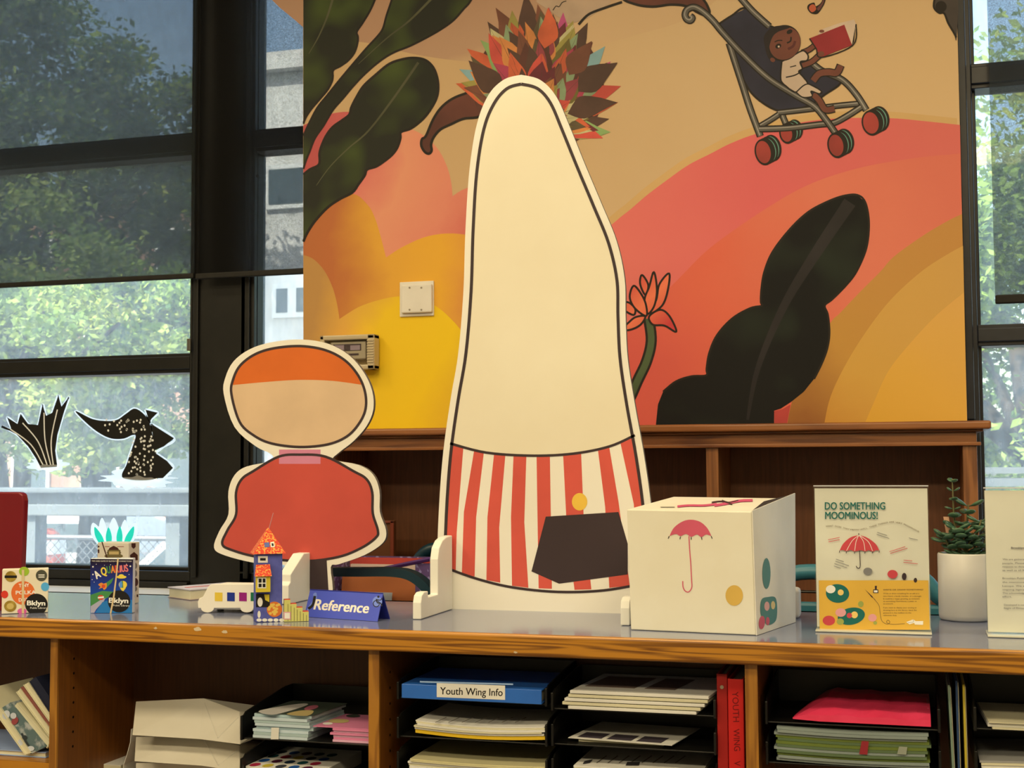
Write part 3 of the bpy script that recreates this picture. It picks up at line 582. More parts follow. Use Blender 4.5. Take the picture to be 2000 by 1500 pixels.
# switch plate and thermostat cover on the mural
PLATE = mat('ivory plate', W(228, 208, 164), .35, .5); IVO2 = mat('ivory plate shade', W(150, 130, 95), .4, .4)
sp = thing('blank_switch_plate', 'blank ivory double wall plate with four screws on the mural', 'wall plate', P(813, 583, YM))
SWP = PL((0, YM-.006, 0), (0, -1, 0))
def slab(name, x0, y0, x1, y1, ya, yb, M, par, bev=.002, lab=None):
    """a plate lying on the wall between two depths, corners from its front face"""
    a, b_ = P(x0, y1, yb), P(x1, y0, yb); o_ = MB().box(a.x, b_.x, yb, ya, a.z, b_.z).build(name, M, par, bevel=bev)
    if lab: o_['label'] = lab
    return o_
slab('back_plate', 780.5, 548, 847, 619, YM-.004, YM-.010, PLATE, sp); slab('front_plate', 783, 554, 843, 612, YM-.010, YM-.022, PLATE, sp, .004)
pf = PL((0, YM-.0222, 0), (0, -1, 0))
for x, y in ((800, 562), (823, 562), (800, 605), (823, 605)): MB().prism([pf.hit(*q) for q in ell(x, y, 1.9, 1.9, 0, 10)], (0, -.001, 0)).build('screw', IVO2, sp)
tg = thing('thermostat_guard', 'clear plastic thermostat guard box on the mural behind the red figure board', 'thermostat', P(677, 690, YM))
GUARD = mat('yellowed clear plastic', W(196, 168, 112), .25, .5)
gy = YM-.055
slab('back_plate', 628, 655, 729, 722, YM-.004, YM-.012, mat('guard base', W(190, 150, 80), .4, .4), tg)
g = MB(); a, b_ = P(624, 724, gy), P(731, 652, gy); t_ = .016
for (x0, x1, z0, z1) in ((a.x, a.x+t_, a.z, b_.z), (b_.x-t_*1.6, b_.x, a.z, b_.z), (a.x, b_.x, a.z, a.z+t_), (a.x, b_.x, b_.z-t_, b_.z)): g.box(x0, x1, gy, YM-.012, z0, z1)
g.build('guard_frame', GUARD, tg, bevel=.004)
g = MB()
for k in range(9): zz = a.z+.022+k*(b_.z-a.z-.044)/8; g.box(b_.x-.024, b_.x-.002, gy-.003, gy, zz, zz+.004)
tag(g.build('grip_ribs', GUARD, tg), kind='stuff')
MB().box(a.x+t_, b_.x-t_*1.6, gy+.004, gy+.006, a.z+t_, b_.z-t_).build('clear_cover', ACRYLIC, tg)
th = slab('thermostat_body', 645, 666, 714, 703, YM-.012, YM-.045, mat('thermostat ivory', W(178, 152, 108), .4, .4), tg, .004)
slab('dial_window', 650, 671, 705, 686, YM-.045, YM-.047, mat('thermostat dark', W(70, 48, 44), .3, .5), th, .001)
slab('scale_strip', 653, 674, 672, 684, YM-.047, YM-.0475, mat('thermostat scale', W(160, 130, 120), .4, .4), th, 0); slab('scale_strip', 684, 674, 703, 684, YM-.047, YM-.0475, mat('thermostat scale', W(160, 130, 120), .4, .4), th, 0)
slab('lever_slot', 655, 690, 700, 695, YM-.045, YM-.0465, mat('thermostat dark', W(70, 48, 44), .3, .5), th, 0)

# ------------------------------------------------------------------ low oak bookcase under the mural
YF = 3.66                                      # its front
bx1 = X(1909, 900, YF); bx0 = X(640, 900, YF)
zt_ = Z(1924, 821, YF-.03); zl = Z(1900, 840, YF); zf = Z(1900, 866, YF)
bc = thing('bookcase', 'low oak bookcase with moulded top along the wall under the mural', 'bookcase', ((bx0+bx1)/2, YF, 0))
MB().box(bx0-.03, bx1+.035, YF-.03, YM-.012, zt_-.022, zt_).build('top_board', OAKB_X, bc, bevel=.006, seg=3)
MB().box(bx0-.012, bx1+.016, YF-.014, YM-.012, zl-.004, zt_-.022).box(bx0, bx1, YF, YF+.02, zf, zl-.004).box(bx1-.02, bx1, YF+.0202, YM-.012, zf, zl-.0045).build('frieze_board', OAKB_X, bc, bevel=.002)
MB().box(bx0-.006, bx1+.01, YF-.008, YF+.014, zf-.006, zf+.004).build('bead_moulding', OAKB_X, bc, bevel=.002)
for px, w in ((1391, 24), (1895, 29)):
    a = X(px-w/2, 900, YF)
    b_ = X(px+w/2, 900, YF) if px < 1800 else bx1
    MB().box(a, b_, YF, YM-.03, .1, zf).build('upright', OAKB_Z, bc, bevel=.002)
for a in (bx0, X(866, 900, YF)): MB().box(a, a+.022, YF, YM-.03, .1, zf).build('upright', OAKB_Z, bc, bevel=.002)
MB().box(bx0, bx1, YM-.03, YM-.012, .1, zf).build('back_panel', PLY, bc)
MB().box(bx0, bx1, YF+.01, YM-.03, .08, .1).build('bottom_shelf', OAKB_X, bc)
MB().box(bx0, bx1, YF+.03, YM-.03, 0, .08).build('plinth', OAKB_X, bc)
MB().box(bx0+.022, bx1-.03, YF+.02, YM-.03, .60, .62).build('shelf', OAKB_X, bc)
# thin reddish folder standing in the bookcase
fo = thing('framed_panel', 'thin red-brown framed panel standing in the bookcase behind the red figure board', 'panel', (X(760, 1040, 3.75), 3.75, .62))
RB = mat('red brown panel', W(120, 48, 22), .45, .4)
a, b_ = P(748, 1100, 3.75), P(770, 1017, 3.75)
MB().box(a.x-.1, b_.x, 3.75, 3.765, .62, b_.z).build('panel_board', mat('brown panel field', W(104, 58, 26), .5, .3), fo)
MB().box(b_.x-.012, b_.x, 3.745, 3.75, .62, b_.z).box(a.x-.1, b_.x, 3.745, 3.75, b_.z-.008, b_.z).build('frame', RB, fo, bevel=.002)

# ------------------------------------------------------------------ chairs behind the counter
TEALB = mat('bright teal plastic', D(62, 128, 150), .35, .5); TEALD = mat('dark teal plastic', D(22, 58, 74), .35, .5)
def chair(label, x0, x1, y, zt, zm, M, back, dep=.36):
    """library chair seen over the counter: bent arm loop, back band, seat, legs"""
    c = thing('library_chair', label, 'chair', ((x0+x1)/2, y, 0)); w = x1-x0
    for sx in (x0, x1):
        MB().tube([(sx, y+dep-.02, 0), (sx, y+dep-.03, .45), (sx, y+dep*.8, .72)], .014, 8).build('leg', M, c, smooth=True)
        MB().tube([(sx, y-.02, 0), (sx, y, .45)], .014, 8).build('leg', M, c, smooth=True)
    pts = cr([(x0, zm), (x0, zm+.02), (x0+.015, zt-.05), (x0+.06, zt-.005), (x0+.16, zt), (x1-.16, zt), (x1-.06, zt-.005), (x1-.015, zt-.05), (x1, zm+.02), (x1, zm)], 5, False)
    MB().tube([(q.x, y, q.y) for q in pts], .019, 10).build('back_loop', M, c, smooth=True)
    MB().box(x0, x1, y-.012, y+.012, zm-.03, zm+.008).build('lower_rail', M, c, bevel=.008)
    if back: MB().box(x0+.02, x1-.02, y-.008, y+.008, zm+.035, zt-.05).build('back_panel', BLACK, c, bevel=.006)
    MB().box(x0, x1, y-.02, y+dep, .43, .46).build('seat', BLACK, c, bevel=.012)
    return c
yc = 3.25
chair('bright teal chair behind the counter, between the white box and the plant pot', X(1500, 1150, yc), X(1845, 1150, yc), yc, Z(1700, 1119, yc), Z(1700, 1185, yc), TEALB, True)
yc = 3.11
ch = thing('library_chair', 'dark teal armchair behind the counter, between the two figure boards', 'chair', (X(720, 1130, yc), yc, 0))
arm_ = [(596, 1122), (640, 1118), (700, 1118), (760, 1118), (796, 1124), (822, 1141), (836, 1160), (842, 1180), (846, 1260)]
ap = PL((0, yc, 0), (0, -1, 0))
q = cr(arm_, 5, False); t_ = .011
b = MB()
for i in range(len(q)-1):
    d0 = (q[min(i+1, len(q)-1)]-q[max(i-1, 0)]).normalized(); d1 = (q[min(i+2, len(q)-1)]-q[i]).normalized()
    n0, n1 = Vector((-d0.y, d0.x))*8.5, Vector((-d1.y, d1.x))*8.5
    cs = [ap.hit(*(q[i]+n0)), ap.hit(*(q[i]-n0)), ap.hit(*(q[i+1]-n1)), ap.hit(*(q[i+1]+n1))]
    b.prism(cs, (0, .04, 0))
b.build('arm', TEALD, ch)
x0_, x1_ = X(596, 1122, yc), X(846, 1200, yc)
for sx in (x0_+.02, x1_-.02): MB().tube([(sx, yc+.02, 0), (sx, yc+.02, ap.hit(846, 1260).z+.05)], .014, 8).build('leg', TEALD, ch, smooth=True)
for sx in (x0_+.02, x1_-.02): MB().tube([(sx, yc+.12, 0), (sx, yc+.13, .8)], .014, 8).build('leg', TEALD, ch, smooth=True)
MB().box(x0_, x1_, yc-.01, yc+.15, .43, .46).build('seat', BLACK, ch, bevel=.012)
pb_ = P(845, 1063, 3.62)
MB().tube([(x0_, yc+.13, .75), (x0_+.02, yc+.13, .80), (x1_-.05, yc+.13, .80), (x1_, yc+.13, .75)], .015, 8).build('back_loop', TEALD, ch, smooth=True)
yc = 3.53
chair('dark teal chair further back, its top just showing beside the purple book bin', X(803, 1080, yc), X(1010, 1080, yc), yc, Z(830, 1070, yc), Z(830, 1170, yc), TEALD, True, .1)

# book bin behind the counter
ybn = 3.29
PURP = mat('purple plastic bin', W(112, 82, 112), .4, .4, W(170, 150, 170), 90, lo=.62, hi=.68, detail=0); PURPE = mat('purple bin rim', W(92, 50, 96), .4, .4)
zb1 = .80
bn = thing('book_bin', 'purple dotted plastic bin of picture books behind the counter', 'bin', (X(770, 1120, ybn), ybn, zb1))
bl, br = P(640, 1140, ybn), P(848, 1140, ybn)
zfr, zbk = Z(740, 1112, ybn), Z(800, 1088, ybn+.16)
MB().box(br.x-.008, br.x, ybn, ybn+.18, zb1, zbk).build('side_panel', PURP, bn); MB().box(bl.x, bl.x+.008, ybn, ybn+.18, zb1, zbk).build('side_panel', PURP, bn)
pf_ = PL((0, ybn, 0), (0, -1, 0))
MB().box(bl.x+.25, br.x, ybn, ybn+.006, zb1, Z(800, 1100, ybn)).build('front_panel', PURP, bn)
MB().box(bl.x, br.x, ybn+.174, ybn+.18, zb1, zbk).build('back_panel', PURP, bn); MB().box(bl.x, br.x, ybn, ybn+.18, zb1-.008, zb1).build('bottom_panel', PURP, bn)
MB().tube([pf_.hit(745, 1112), pf_.hit(850, 1090)], .006, 6).build('rim', PURPE, bn)
st = thing('rolling_cart', 'white cart carrying the purple book bin behind the counter', 'cart', ((bl.x+br.x)/2, ybn+.09, 0))
MB().box(bl.x-.02, br.x+.02, ybn-.01, ybn+.19, zb1-.03, zb1-.008).build('top_panel', WHITE, st, bevel=.004)
for sx in (bl.x, br.x-.03):
    for sy in (ybn, ybn+.15): MB().box(sx, sx+.03, sy, sy+.03, 0, zb1-.03).build('leg', WHITE, st)
R = random.Random(3); cols = [(214, 120, 60), (222, 190, 150), (196, 70, 52), (206, 202, 190), (226, 190, 70), (120, 140, 150), (230, 215, 190), (180, 120, 150), (216, 200, 160)]
for k in range(5):
    y = ybn+.018+k*.026; hgt = .245+.012*(k % 3)+.004*k; x0 = bl.x+.02+.012*(k % 2); x1 = br.x-.03-.02*((k*2) % 3); tl = .035
    lab = ['orange', 'pale beige', 'red', 'light grey', 'yellow', 'slate blue', 'cream', 'mauve', 'sand'][k]
    bk = thing('picture_book', '%s thin picture book standing in the purple bin, %s' % (lab, 'at the front' if k == 0 else 'at the back' if k == 4 else 'row %s from the front' % ['', 'two', 'three', 'four', 'five', 'six', 'seven', 'eight'][k]), 'book', ((x0+x1)/2, y, zb1), 'picture books in the purple bin')
    e = (0, tl, hgt)
    MB().obox((x0, y, zb1), (x1-x0, 0, 0), (0, .002, 0), e).build('cover', flat('pb%d' % k, *cols[k]), bk); MB().obox((x0+.003, y+.002, zb1+.002), (x1-x0-.006, 0, 0), (0, .006, 0), (0, tl*.97, hgt*.97)).build('page_block', PAPER, bk)
    MB().obox((x0, y+.008, zb1), (x1-x0, 0, 0), (0, .002, 0), e).build('cover', flat('pb%d' % k, *cols[k]), bk)
    c2 = flat('pb%d' % ((k+3) % 9), *cols[(k+3) % 9]); c3 = flat('pb%d' % ((k+5) % 9), *cols[(k+5) % 9])
    MB().obox((x0+.03, y-.0012, zb1+.08), (.12, 0, 0), (0, .001, 0), (0, .022, .11)).obox((x0+.2, y-.0012+.03, zb1+.15), (.1, 0, 0), (0, .001, 0), (0, .012, .06), 1).build('cover_print', [c2, c3], bk)

# ------------------------------------------------------------------ the counter
YD, YDB, YFR = 2.5, 3.05, 2.52
xc0, xc1 = -3.0, .62
zun = Z(1000, 1282, YD)                         # underside of the edge
ct = thing('library_counter', 'long grey laminate counter top with a thick oak front edge', 'counter', ((xc0+xc1)/2, 2.77, zun))
MB().box(xc0, xc1, YD+.02, YDB, ZT-.03, ZT).build('laminate_top', LAMINATE, ct)
MB().box(xc0, xc1, YD, YD+.0201, zun, ZT+.0006).build('oak_edge', OAK_X, ct, bevel=.005, seg=3)
MB().box(xc0, xc1, YDB-.02, YDB, zun, ZT).build('back_edge', OAK_X, ct)
CHIP = mat('bare chipped wood', W(206, 176, 124), .8, .1)
ep = PL((0, YD-.0004, 0), (0, -1, 0)); b = MB()
for x, y, rx, ry in ((304, 1227, 3.5, 2), (386, 1229, 8, 4), (439, 1234, 6, 3), (1007, 1274, 4, 1.6)):
    b.poly([ep.hit(q[0]+random.uniform(-1, 1), q[1]+random.uniform(-1, 1)) for q in ell(x, y, rx, ry, .1, 14)])
tag(b.build('paint_chips', CHIP, ct), kind='stuff')
cu = thing('counter_shelving', 'oak shelving bays under the counter top', 'shelving', ((xc0+xc1)/2, 2.6, 0))
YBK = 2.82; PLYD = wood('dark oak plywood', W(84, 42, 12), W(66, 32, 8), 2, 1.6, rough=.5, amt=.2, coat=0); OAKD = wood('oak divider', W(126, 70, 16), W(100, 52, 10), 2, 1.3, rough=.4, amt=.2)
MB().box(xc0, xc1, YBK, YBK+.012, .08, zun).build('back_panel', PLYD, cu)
divs = [(99, 112.5), (720.4, 740), (1454.6, 1478)]
dx = []
for a, b_ in divs:
    xa_, xb_ = X(a, 1270, YFR), X(b_, 1270, YFR); dx.append((xa_, xb_))
    MB().box(xa_, xb_, YFR+.006, YBK, .08, zun).build('divider', OAKD, cu)
    MB().box(xa_-.0005, xb_+.0005, YFR, YFR+.006, .08, zun).build('divider_edge', OAK_Z, cu)
pit = mat('shelf pin hole', D(12, 8, 5), .9, .1); b = MB()
for k in range(7):
    for xd, yy in ((dx[0][1], 2.58), (dx[1][1], 2.58)): b.prism([(xd+.0004, yy+.003*math.cos(t), .925-k*.032-(.02)+.003*math.sin(t)) for t in (j*.785 for j in range(8))], (-.0003, 0, 0))
tag(b.build('pin_holes', pit, cu), kind='stuff')
dx.append((dx[2][0]+.75, dx[2][1]+.75)); MB().box(dx[3][0], dx[3][1], YFR, YBK, .08, zun).build('divider', OAKD, cu)
dx = [(dx[0][0]-.752, dx[0][1]-.752)]+dx; MB().box(dx[0][0], dx[0][1], YFR, YBK, .08, zun).build('divider', OAKD, cu)
zs1 = Z(50, 1489, YFR)
MB().box(dx[0][1], dx[1][0], YFR+.008, YBK, zs1-.02, zs1).build('shelf', OAK_X, cu)
zs2 = Z(230, 1489, 2.66)-.012
MB().box(dx[1][1], dx[2][0], YFR+.008, YBK, zs2-.16, zs2-.14).build('shelf', OAK_X, cu)
zlow = zs2-.14
for k in (2, 3): MB().box(dx[k][1], dx[k+1][0], YFR+.008, YBK, zlow-.02, zlow).build('shelf', OAK_X, cu)
MB().box(xc0, xc1, YFR+.03, YBK, .06, .08).build('bottom_board', OAK_X, cu); MB().box(xc0, xc1, YFR+.05, YBK, 0, .06).build('plinth', OAK_X, cu)

# ------------------------------------------------------------------ two free-standing figure boards, kept to plain shapes and colours
YS = 2.905
def board(name, label, outline, Y, th, inner, shapes, loc):
    t = thing(name, label, 'display board', loc)
    bp_ = PL((0, Y, 0), (0, -1, 0))
    MB().prism([bp_.hit(*q) for q in outline], (0, th, 0), 0, 1).build('board', [WHITEB, mat('board edge', W(120, 104, 80), .7, .2)], t)
    for k, (nm, shp, M) in enumerate(shapes):
        b = MB(); off = .0002+k*.00005
        for kind, pts, *w in shp:
            if kind == 'p': b.fill(bp_, pts, off, 0, False)
            elif kind == 'f': b.fill(bp_, pts, off, 0)
            else: b.line(bp_, pts, w[0], off, 0, closed=(kind == 'o'), smooth=(kind != 's'))
        b.build(nm, M, t)
    return t
def half(a): return [tuple(q) for q in cr(a, 6, False)]
L_ = [(851, 1194), (853, 1100), (858, 980), (866, 880), (880, 780), (895, 690), (905, 570), (909, 450), (917, 330), (932, 240), (955, 184), (985, 155), (1018, 146)]
R_ = [(1018, 146), (1055, 156), (1086, 188), (1112, 246), (1142, 320), (1174, 396), (1204, 470), (1220, 545), (1222, 620), (1226, 700), (1240, 790), (1258, 890), (1272, 990), (1283, 1100), (1287, 1200)]
outl = half(L_)+half(R_)[1:]
il = [(x+15, y) for x, y in L_[1:8]]+[(931, 338), (945, 252), (965, 202), (990, 173), (1018, 164)]
ir = [(1018, 164), (1050, 173), (1075, 201), (1098, 254), (1128, 328), (1160, 404), (1189, 476), (1205, 548), (1207, 620), (1211, 700), (1224, 790), (1242, 890), (1256, 990), (1264, 1090), (1266, 1140)]
body_ = half(il)+half(ir)[1:]
waist = [(879, 866), (950, 884), (1040, 890), (1120, 886), (1190, 872), (1240, 850)]
stripes = [[(881, 868), (905, 874), (892, 1040), (890, 1118), (867, 1110), (868, 1030)], [(926, 880), (945, 884), (930, 1010), (927, 1126), (902, 1120), (906, 1000)], [(965, 886), (987, 889), (975, 1030), (977, 1138), (950, 1133), (952, 1010)],
           [(1003, 889), (1028, 891), (1024, 1020), (1032, 1148), (1000, 1144), (998, 1010)], [(1048, 891), (1074, 891), (1078, 1150), (1052, 1149)], [(1100, 890), (1135, 886), (1140, 1010), (1155, 1151), (1122, 1152), (1106, 1010)],
           [(1168, 880), (1190, 874), (1208, 980), (1230, 1144), (1190, 1148), (1182, 990)], [(1212, 866), (1237, 853), (1256, 980), (1263, 1136), (1245, 1142), (1238, 985)]]
hem = [(868, 1108), (930, 1130), (1000, 1147), (1090, 1156), (1180, 1153), (1266, 1138)]
board('figure_board', 'tall cream display board with red and white stripes along its lower part', outl, YS, .012, None, [
    ('cream_print', [('p', body_)], CREAM),
    ('white_band', [('p', half(waist)+[(1256, 990), (1266, 1138)]+half(hem)[::-1])], WHITEB),
    ('red_stripe', [('p', stripes[0])], REDP), ('red_stripe', [('p', stripes[1])], REDP), ('red_stripe', [('p', stripes[2])], REDP), ('red_stripe', [('p', stripes[3])], REDP),
    ('red_stripe', [('p', stripes[4])], REDP), ('red_stripe', [('p', stripes[5])], REDP), ('red_stripe', [('p', stripes[6])], REDP), ('red_stripe', [('p', stripes[7])], REDP),
    ('printed_outline', [('l', il[::1], 6), ('l', ir, 6), ('l', waist, 5), ('l', hem, 5)], INK),
    ('dark_panel', [('p', [(1066, 1009), (1208, 1000), (1226, 1062), (1226, 1122), (1092, 1140), (1038, 1116)])], INK),
    ('yellow_disc', [('f', ell(1132, 980, 15, 17))], flat('disc yellow', 232, 178, 56))], P(1068, 1196, YS+.006))
bpf = bpy.data.objects['figure_board']
FOOTM = mat('foot white paint', W(232, 216, 172), .55, .3, W(226, 208, 164), 6)
def foot(label, x0, w, y0, s=1.0):
    t = thing('board_foot', label, 'foot', (x0+w/2, y0, ZT))
    pr = [(0, 0), (0, .035), (.006, .05), (.02, .056), (.045, .056), (.045, .043), (.108, .043), (.108, .12), (.118, .145), (.14, .16), (.165, .166), (.206, .168), (.206, 0)]
    MB().prism([(x0, y0+a*s, ZT+.0007+b*s) for a, b in pr], (w, 0, 0)).build('slotted_foot', FOOTM, t, bevel=.002)
    return t
fx = PZ(806, 1210, ZT)
foot('white slotted foot at the left end of the tall striped board', fx.x, .019, fx.y)
fx2 = PZ(1212, 1222, ZT)
foot('white slotted foot of the tall striped board, beside the white box', fx2.x, .019, fx2.y)
# small red board
YR = 3.02
o1 = [(437, 770), (440, 738), (456, 706), (488, 682), (532, 668), (588, 663), (640, 671), (682, 694), (711, 728), (727, 764), (729, 800), (716, 832), (690, 862), (662, 884), (652, 898), (700, 908), (728, 926), (741, 958), (742, 1000), (754, 1036), (748, 1060), (712, 1084), (662, 1102), (646, 1108), (646, 1162), (584, 1162), (566, 1108), (500, 1100), (440, 1085), (418, 1070), (428, 1038), (446, 1005), (446, 960), (458, 928), (482, 911), (532, 900), (528, 886), (500, 872), (458, 834)]
face_ = [(452, 770), (455, 742), (469, 714), (498, 692), (536, 680), (588, 676), (636, 684), (674, 704), (700, 734), (713, 766), (714, 798), (702, 826), (678, 852), (640, 868), (585, 873), (530, 866), (495, 850), (468, 824)]
cap_ = [(455, 752), (458, 738), (470, 713), (499, 691), (537, 679), (588, 675), (637, 683), (675, 703), (701, 733), (709, 752)]
bell = [(544, 892), (585, 888), (636, 892), (690, 920), (716, 936), (727, 962), (728, 1002), (738, 1036), (734, 1050), (706, 1070), (660, 1088), (590, 1096), (505, 1088), (452, 1074), (434, 1062), (444, 1036), (461, 1005), (461, 962), (472, 936), (495, 920)]
board('figure_board', 'smaller display board with an orange-topped oval above a red bell shape', [tuple(q) for q in cr(o1, 4)], YR, .012, None, [
    ('beige_oval', [('f', face_)], flat('board beige', 214, 172, 116)),
    ('orange_cap', [('p', half(cap_)+half([(709, 752), (650, 744), (585, 742), (520, 746), (455, 752)])[1:])], flat('board orange', 212, 98, 28)),
    ('red_bell', [('f', bell)], flat('board red', 198, 74, 52)),
    ('pink_band', [('p', [(545, 878), (626, 878), (626, 906), (545, 906)])], flat('board pink', 206, 122, 124)),
    ('dark_leg', [('p', [(590, 1098), (638, 1094), (642, 1160), (596, 1160)])], INK),
    ('printed_outline', [('o', face_, 5), ('o', bell, 5)], INK)], P(615, 1165, YR+.006))
# its slanted foot
fx3 = PZ(583, 1182, ZT)
t = thing('board_foot', 'white slanted foot bracing the smaller red board behind the paper tower', 'foot', (fx3.x, fx3.y, ZT))
pr = [(0, 0), (0, .045), (.012, .052), (.012, .07), (.085, .115), (.12, .115), (.12, 0)]
xw = PZ(548, 1180, ZT).x
MB().prism([(X(552, 1130, 2.93), 2.9+a, ZT+.0007+b) for a, b in pr], (.03, 0, 0)).build('slanted_foot', FOOTM, t, bevel=.002)

# ------------------------------------------------------------------ things on the counter
def face_plane(a, b):
    """upright plane through two points on the counter"""
    d = (b-a); return PL(a, (d.y, -d.x, 0))
def carton(name, label, cat, fl, fr, depth, h, M, faces=None, bev=.0015, group=None, Zb=ZT, part='box_body'):
    """box whose front bottom edge runs fl -> fr; returns thing, front plane, corner points"""
    a, b = Vector(fl), Vector(fr); a.z = b.z = Zb+.0007; d = (b-a).normalized(); n = Vector((-d.y, d.x, 0))
    t = thing(name, label, cat, (a+b)/2+n*depth/2, group)
    MB().obox(a, b-a, n*depth, (0, 0, h)).build(part, M, t, bevel=bev)
    return t, PL(a-n*.0003, -n), a, b, n
# tiny dot game
fl, fr = PZ(3, 1200, ZT), PZ(93.5, 1196.5, ZT)
t, pl, a, b, n = carton('game_box', 'small cream game box with coloured dots at the left end of the counter', 'game box', fl, fr, .03, Z(3, 1113, fl.y)-ZT, CREAM)
def prints(t, name, pl, shapes, mats, off=.0002):
    b = MB()
    for k, s_ in enumerate(shapes):
        kd, pts, mi = s_[:3]; o_ = off+k*.000008
        if kd == 'f': b.fill(pl, pts, o_, mi, True)
        elif kd == 'p': b.fill(pl, pts, o_, mi, False)
        elif kd == 'l': b.line(pl, pts, s_[3], o_, mi)
        elif kd == 't': text(b, s_[3], pl, pts[0], pts[1], pts[2], o_, mi, s_[4] if len(s_) > 4 else 0, s_[5] if len(s_) > 5 else 0)
    return b.build(name, mats, t)
ORANGE, GREENP, BLUEP, REDD, PINKP, GOLD = flat('dot orange', 222, 104, 40), flat('dot green', 156, 180, 40), flat('dot blue', 84, 160, 186), flat('dot red', 214, 56, 34), flat('dot pink', 214, 90, 130), mat('gold seal', W(176, 140, 48), .3, .5, W(140, 108, 30), 60)
GREYSEAL = flat('seal grey', 76, 72, 50); WH = flat('print white', 236, 226, 196); BLK = flat('sticker black', 24, 20, 16)
prints(t, 'printed_front', pl, [('f', ell(45, 1158, 23, 23), 0), ('f', ell(47, 1116, 10, 9), 1), ('f', ell(88, 1146, 8, 8.5), 2), ('f', ell(9, 1161, 7, 7.5), 3), ('f', ell(43, 1194, 9, 6), 4),
    ('f', ell(21, 1126, 11, 10.5), 5), ('p', [(9, 1124), (33, 1124), (33, 1129), (9, 1129)], 8), ('f', ell(81, 1124, 11, 11), 6), ('p', [(75, 1122), (87, 1122), (87, 1124), (75, 1124)], 7), ('p', [(75, 1126), (87, 1126), (87, 1128), (75, 1128)], 7), ('f', ell(20, 1184, 12, 11), 5), ('f', ell(20, 1184, 7, 6), 9),
    ('t', [(37, 1147), (57, 1146), 6.5], 7, 'TINY', 0, .02), ('t', [(31, 1161), (70, 1160), 7], 7, 'POLKA', 0, .02), ('t', [(37, 1175), (55, 1174), 6.5], 7, 'DOT', 0, .02),
    ('f', ell(71, 1180.5, 22, 21), 8), ('t', [(53, 1182), (88, 1182.5), 9], 7, 'Bklyn', 0, .03), ('t', [(59, 1189), (92, 1189), 3.4], 7, 'Public Library')],
    [ORANGE, GREENP, BLUEP, REDD, PINKP, GOLD, GREYSEAL, WH, BLK, flat('seal light', 200, 166, 80)])
BAND = mat('rubber band', W(214, 180, 116), .7, .2)
prints(t, 'rubber_band', pl, [('p', [(42.5, 1113), (47.5, 1113), (47, 1198), (42.5, 1198)], 0)], [BAND], .0012)
# aquarius card game
fl, fr = PZ(176, 1198, ZT), PZ(258.5, 1198, ZT)
t, pl, a, b, n = carton('game_box', 'dark blue space-themed card game box standing before a tan box', 'game box', fl, fr, .018, Z(176, 1091, fl.y)-ZT, flat('card box white', 214, 206, 186))
NAVYP = paint('aquarius sky', [(0, W(24, 66, 128)), (.5, W(34, 42, 96)), (1, W(30, 18, 34))], pl.hit(218, 1160), pl.hit(218, 1094), .35)
prints(t, 'printed_front', pl, [('p', [(176.5, 1091.5), (260, 1092.5), (258, 1197.5), (176.5, 1197.5)], 0),
    ('p', [(176.5, 1162), (200, 1154), (225, 1156), (212, 1166), (190, 1178), (177, 1190)], 1), ('p', [(177, 1184), (196, 1172), (206, 1168), (203, 1174), (188, 1190), (184, 1197), (177, 1197)], 2), ('p', [(186, 1197), (200, 1176), (225, 1168), (258.5, 1172), (258, 1197.5)], 3), ('f', ell(197, 1167, 6, 5), 4), ('p', [(191, 1166), (203, 1164.5), (203, 1168), (191, 1169)], 5),
    ('p', [(206, 1139), (222, 1128), (218, 1138), (206, 1150)], 1), ('f', [(192, 1142), (198, 1138), (202, 1140), (208, 1139), (208, 1148), (203, 1152), (200, 1148), (193, 1150), (196, 1146)], 6), ('f', ell(202, 1145, 3.5, 3.5), 4),
    ('f', ell(237, 1127, 10, 3), 7), ('f', ell(237, 1124.5, 5, 3), 7), ('f', ell(240, 1142, 8, 7.5), 7), ('p', [(238, 1134.5), (240, 1134.5), (241, 1152), (238, 1152)], 1), ('f', ell(236, 1142, 3, 7), 8), ('p', [(234, 1148), (246, 1148), (241, 1155), (239, 1155)], 7),
    ('t', [(179, 1097), (257, 1097.5), 2.6], 5, 'THE CARD GAME OF ELEMENTAL CONNECTIONS'),
    ('t', [(189, 1131), (197.5, 1126), 15], 5, 'A', 0, .02), ('t', [(199, 1124), (209, 1122), 15], 7, 'Q', 0, .02), ('t', [(210, 1120), (216.5, 1119), 14], 1, 'U', 0, .02), ('t', [(217.5, 1119), (224.5, 1118.5), 14], 6, 'A', 0, .02), ('t', [(225.5, 1118.5), (232.5, 1118), 14], 4, 'R', 0, .02), ('t', [(234, 1117.5), (236.5, 1117.5), 13], 9, 'I', 0, .02), ('t', [(238, 1117), (244, 1116.5), 13], 9, 'U', 0, .02), ('t', [(245, 1116.5), (250.5, 1116), 13], 9, 'S', 0, .02)]
    + [('f', ell(x, y, r, r, 0, 8), 5) for x, y, r in ((181.5, 1107, 1.6), (254.5, 1106, 1.6), (181.5, 1122, 1.4), (188, 1102, .8), (247, 1102, .8), (216, 1103, .8), (180, 1132, .8), (184, 1137, .7), (252, 1122, .7), (204, 1104, .6), (230, 1102, .6))]
    + [('f', ell(232.5, 1174.5, 22, 21.5), 10), ('t', [(213, 1177), (250, 1178), 9.5], 5, 'Bklyn', 0, .03), ('t', [(221, 1184), (253, 1184.5), 3.4], 5, 'Public Library')],
    [NAVYP, flat('aq green', 70, 130, 60), flat('aq road', 170, 158, 150), flat('aq sea', 36, 112, 150), flat('aq red', 208, 70, 40), WH, flat('aq orange', 224, 130, 44), flat('aq yellow', 232, 196, 60), flat('aq blue', 90, 140, 190), flat('aq rose', 220, 110, 96), BLK])
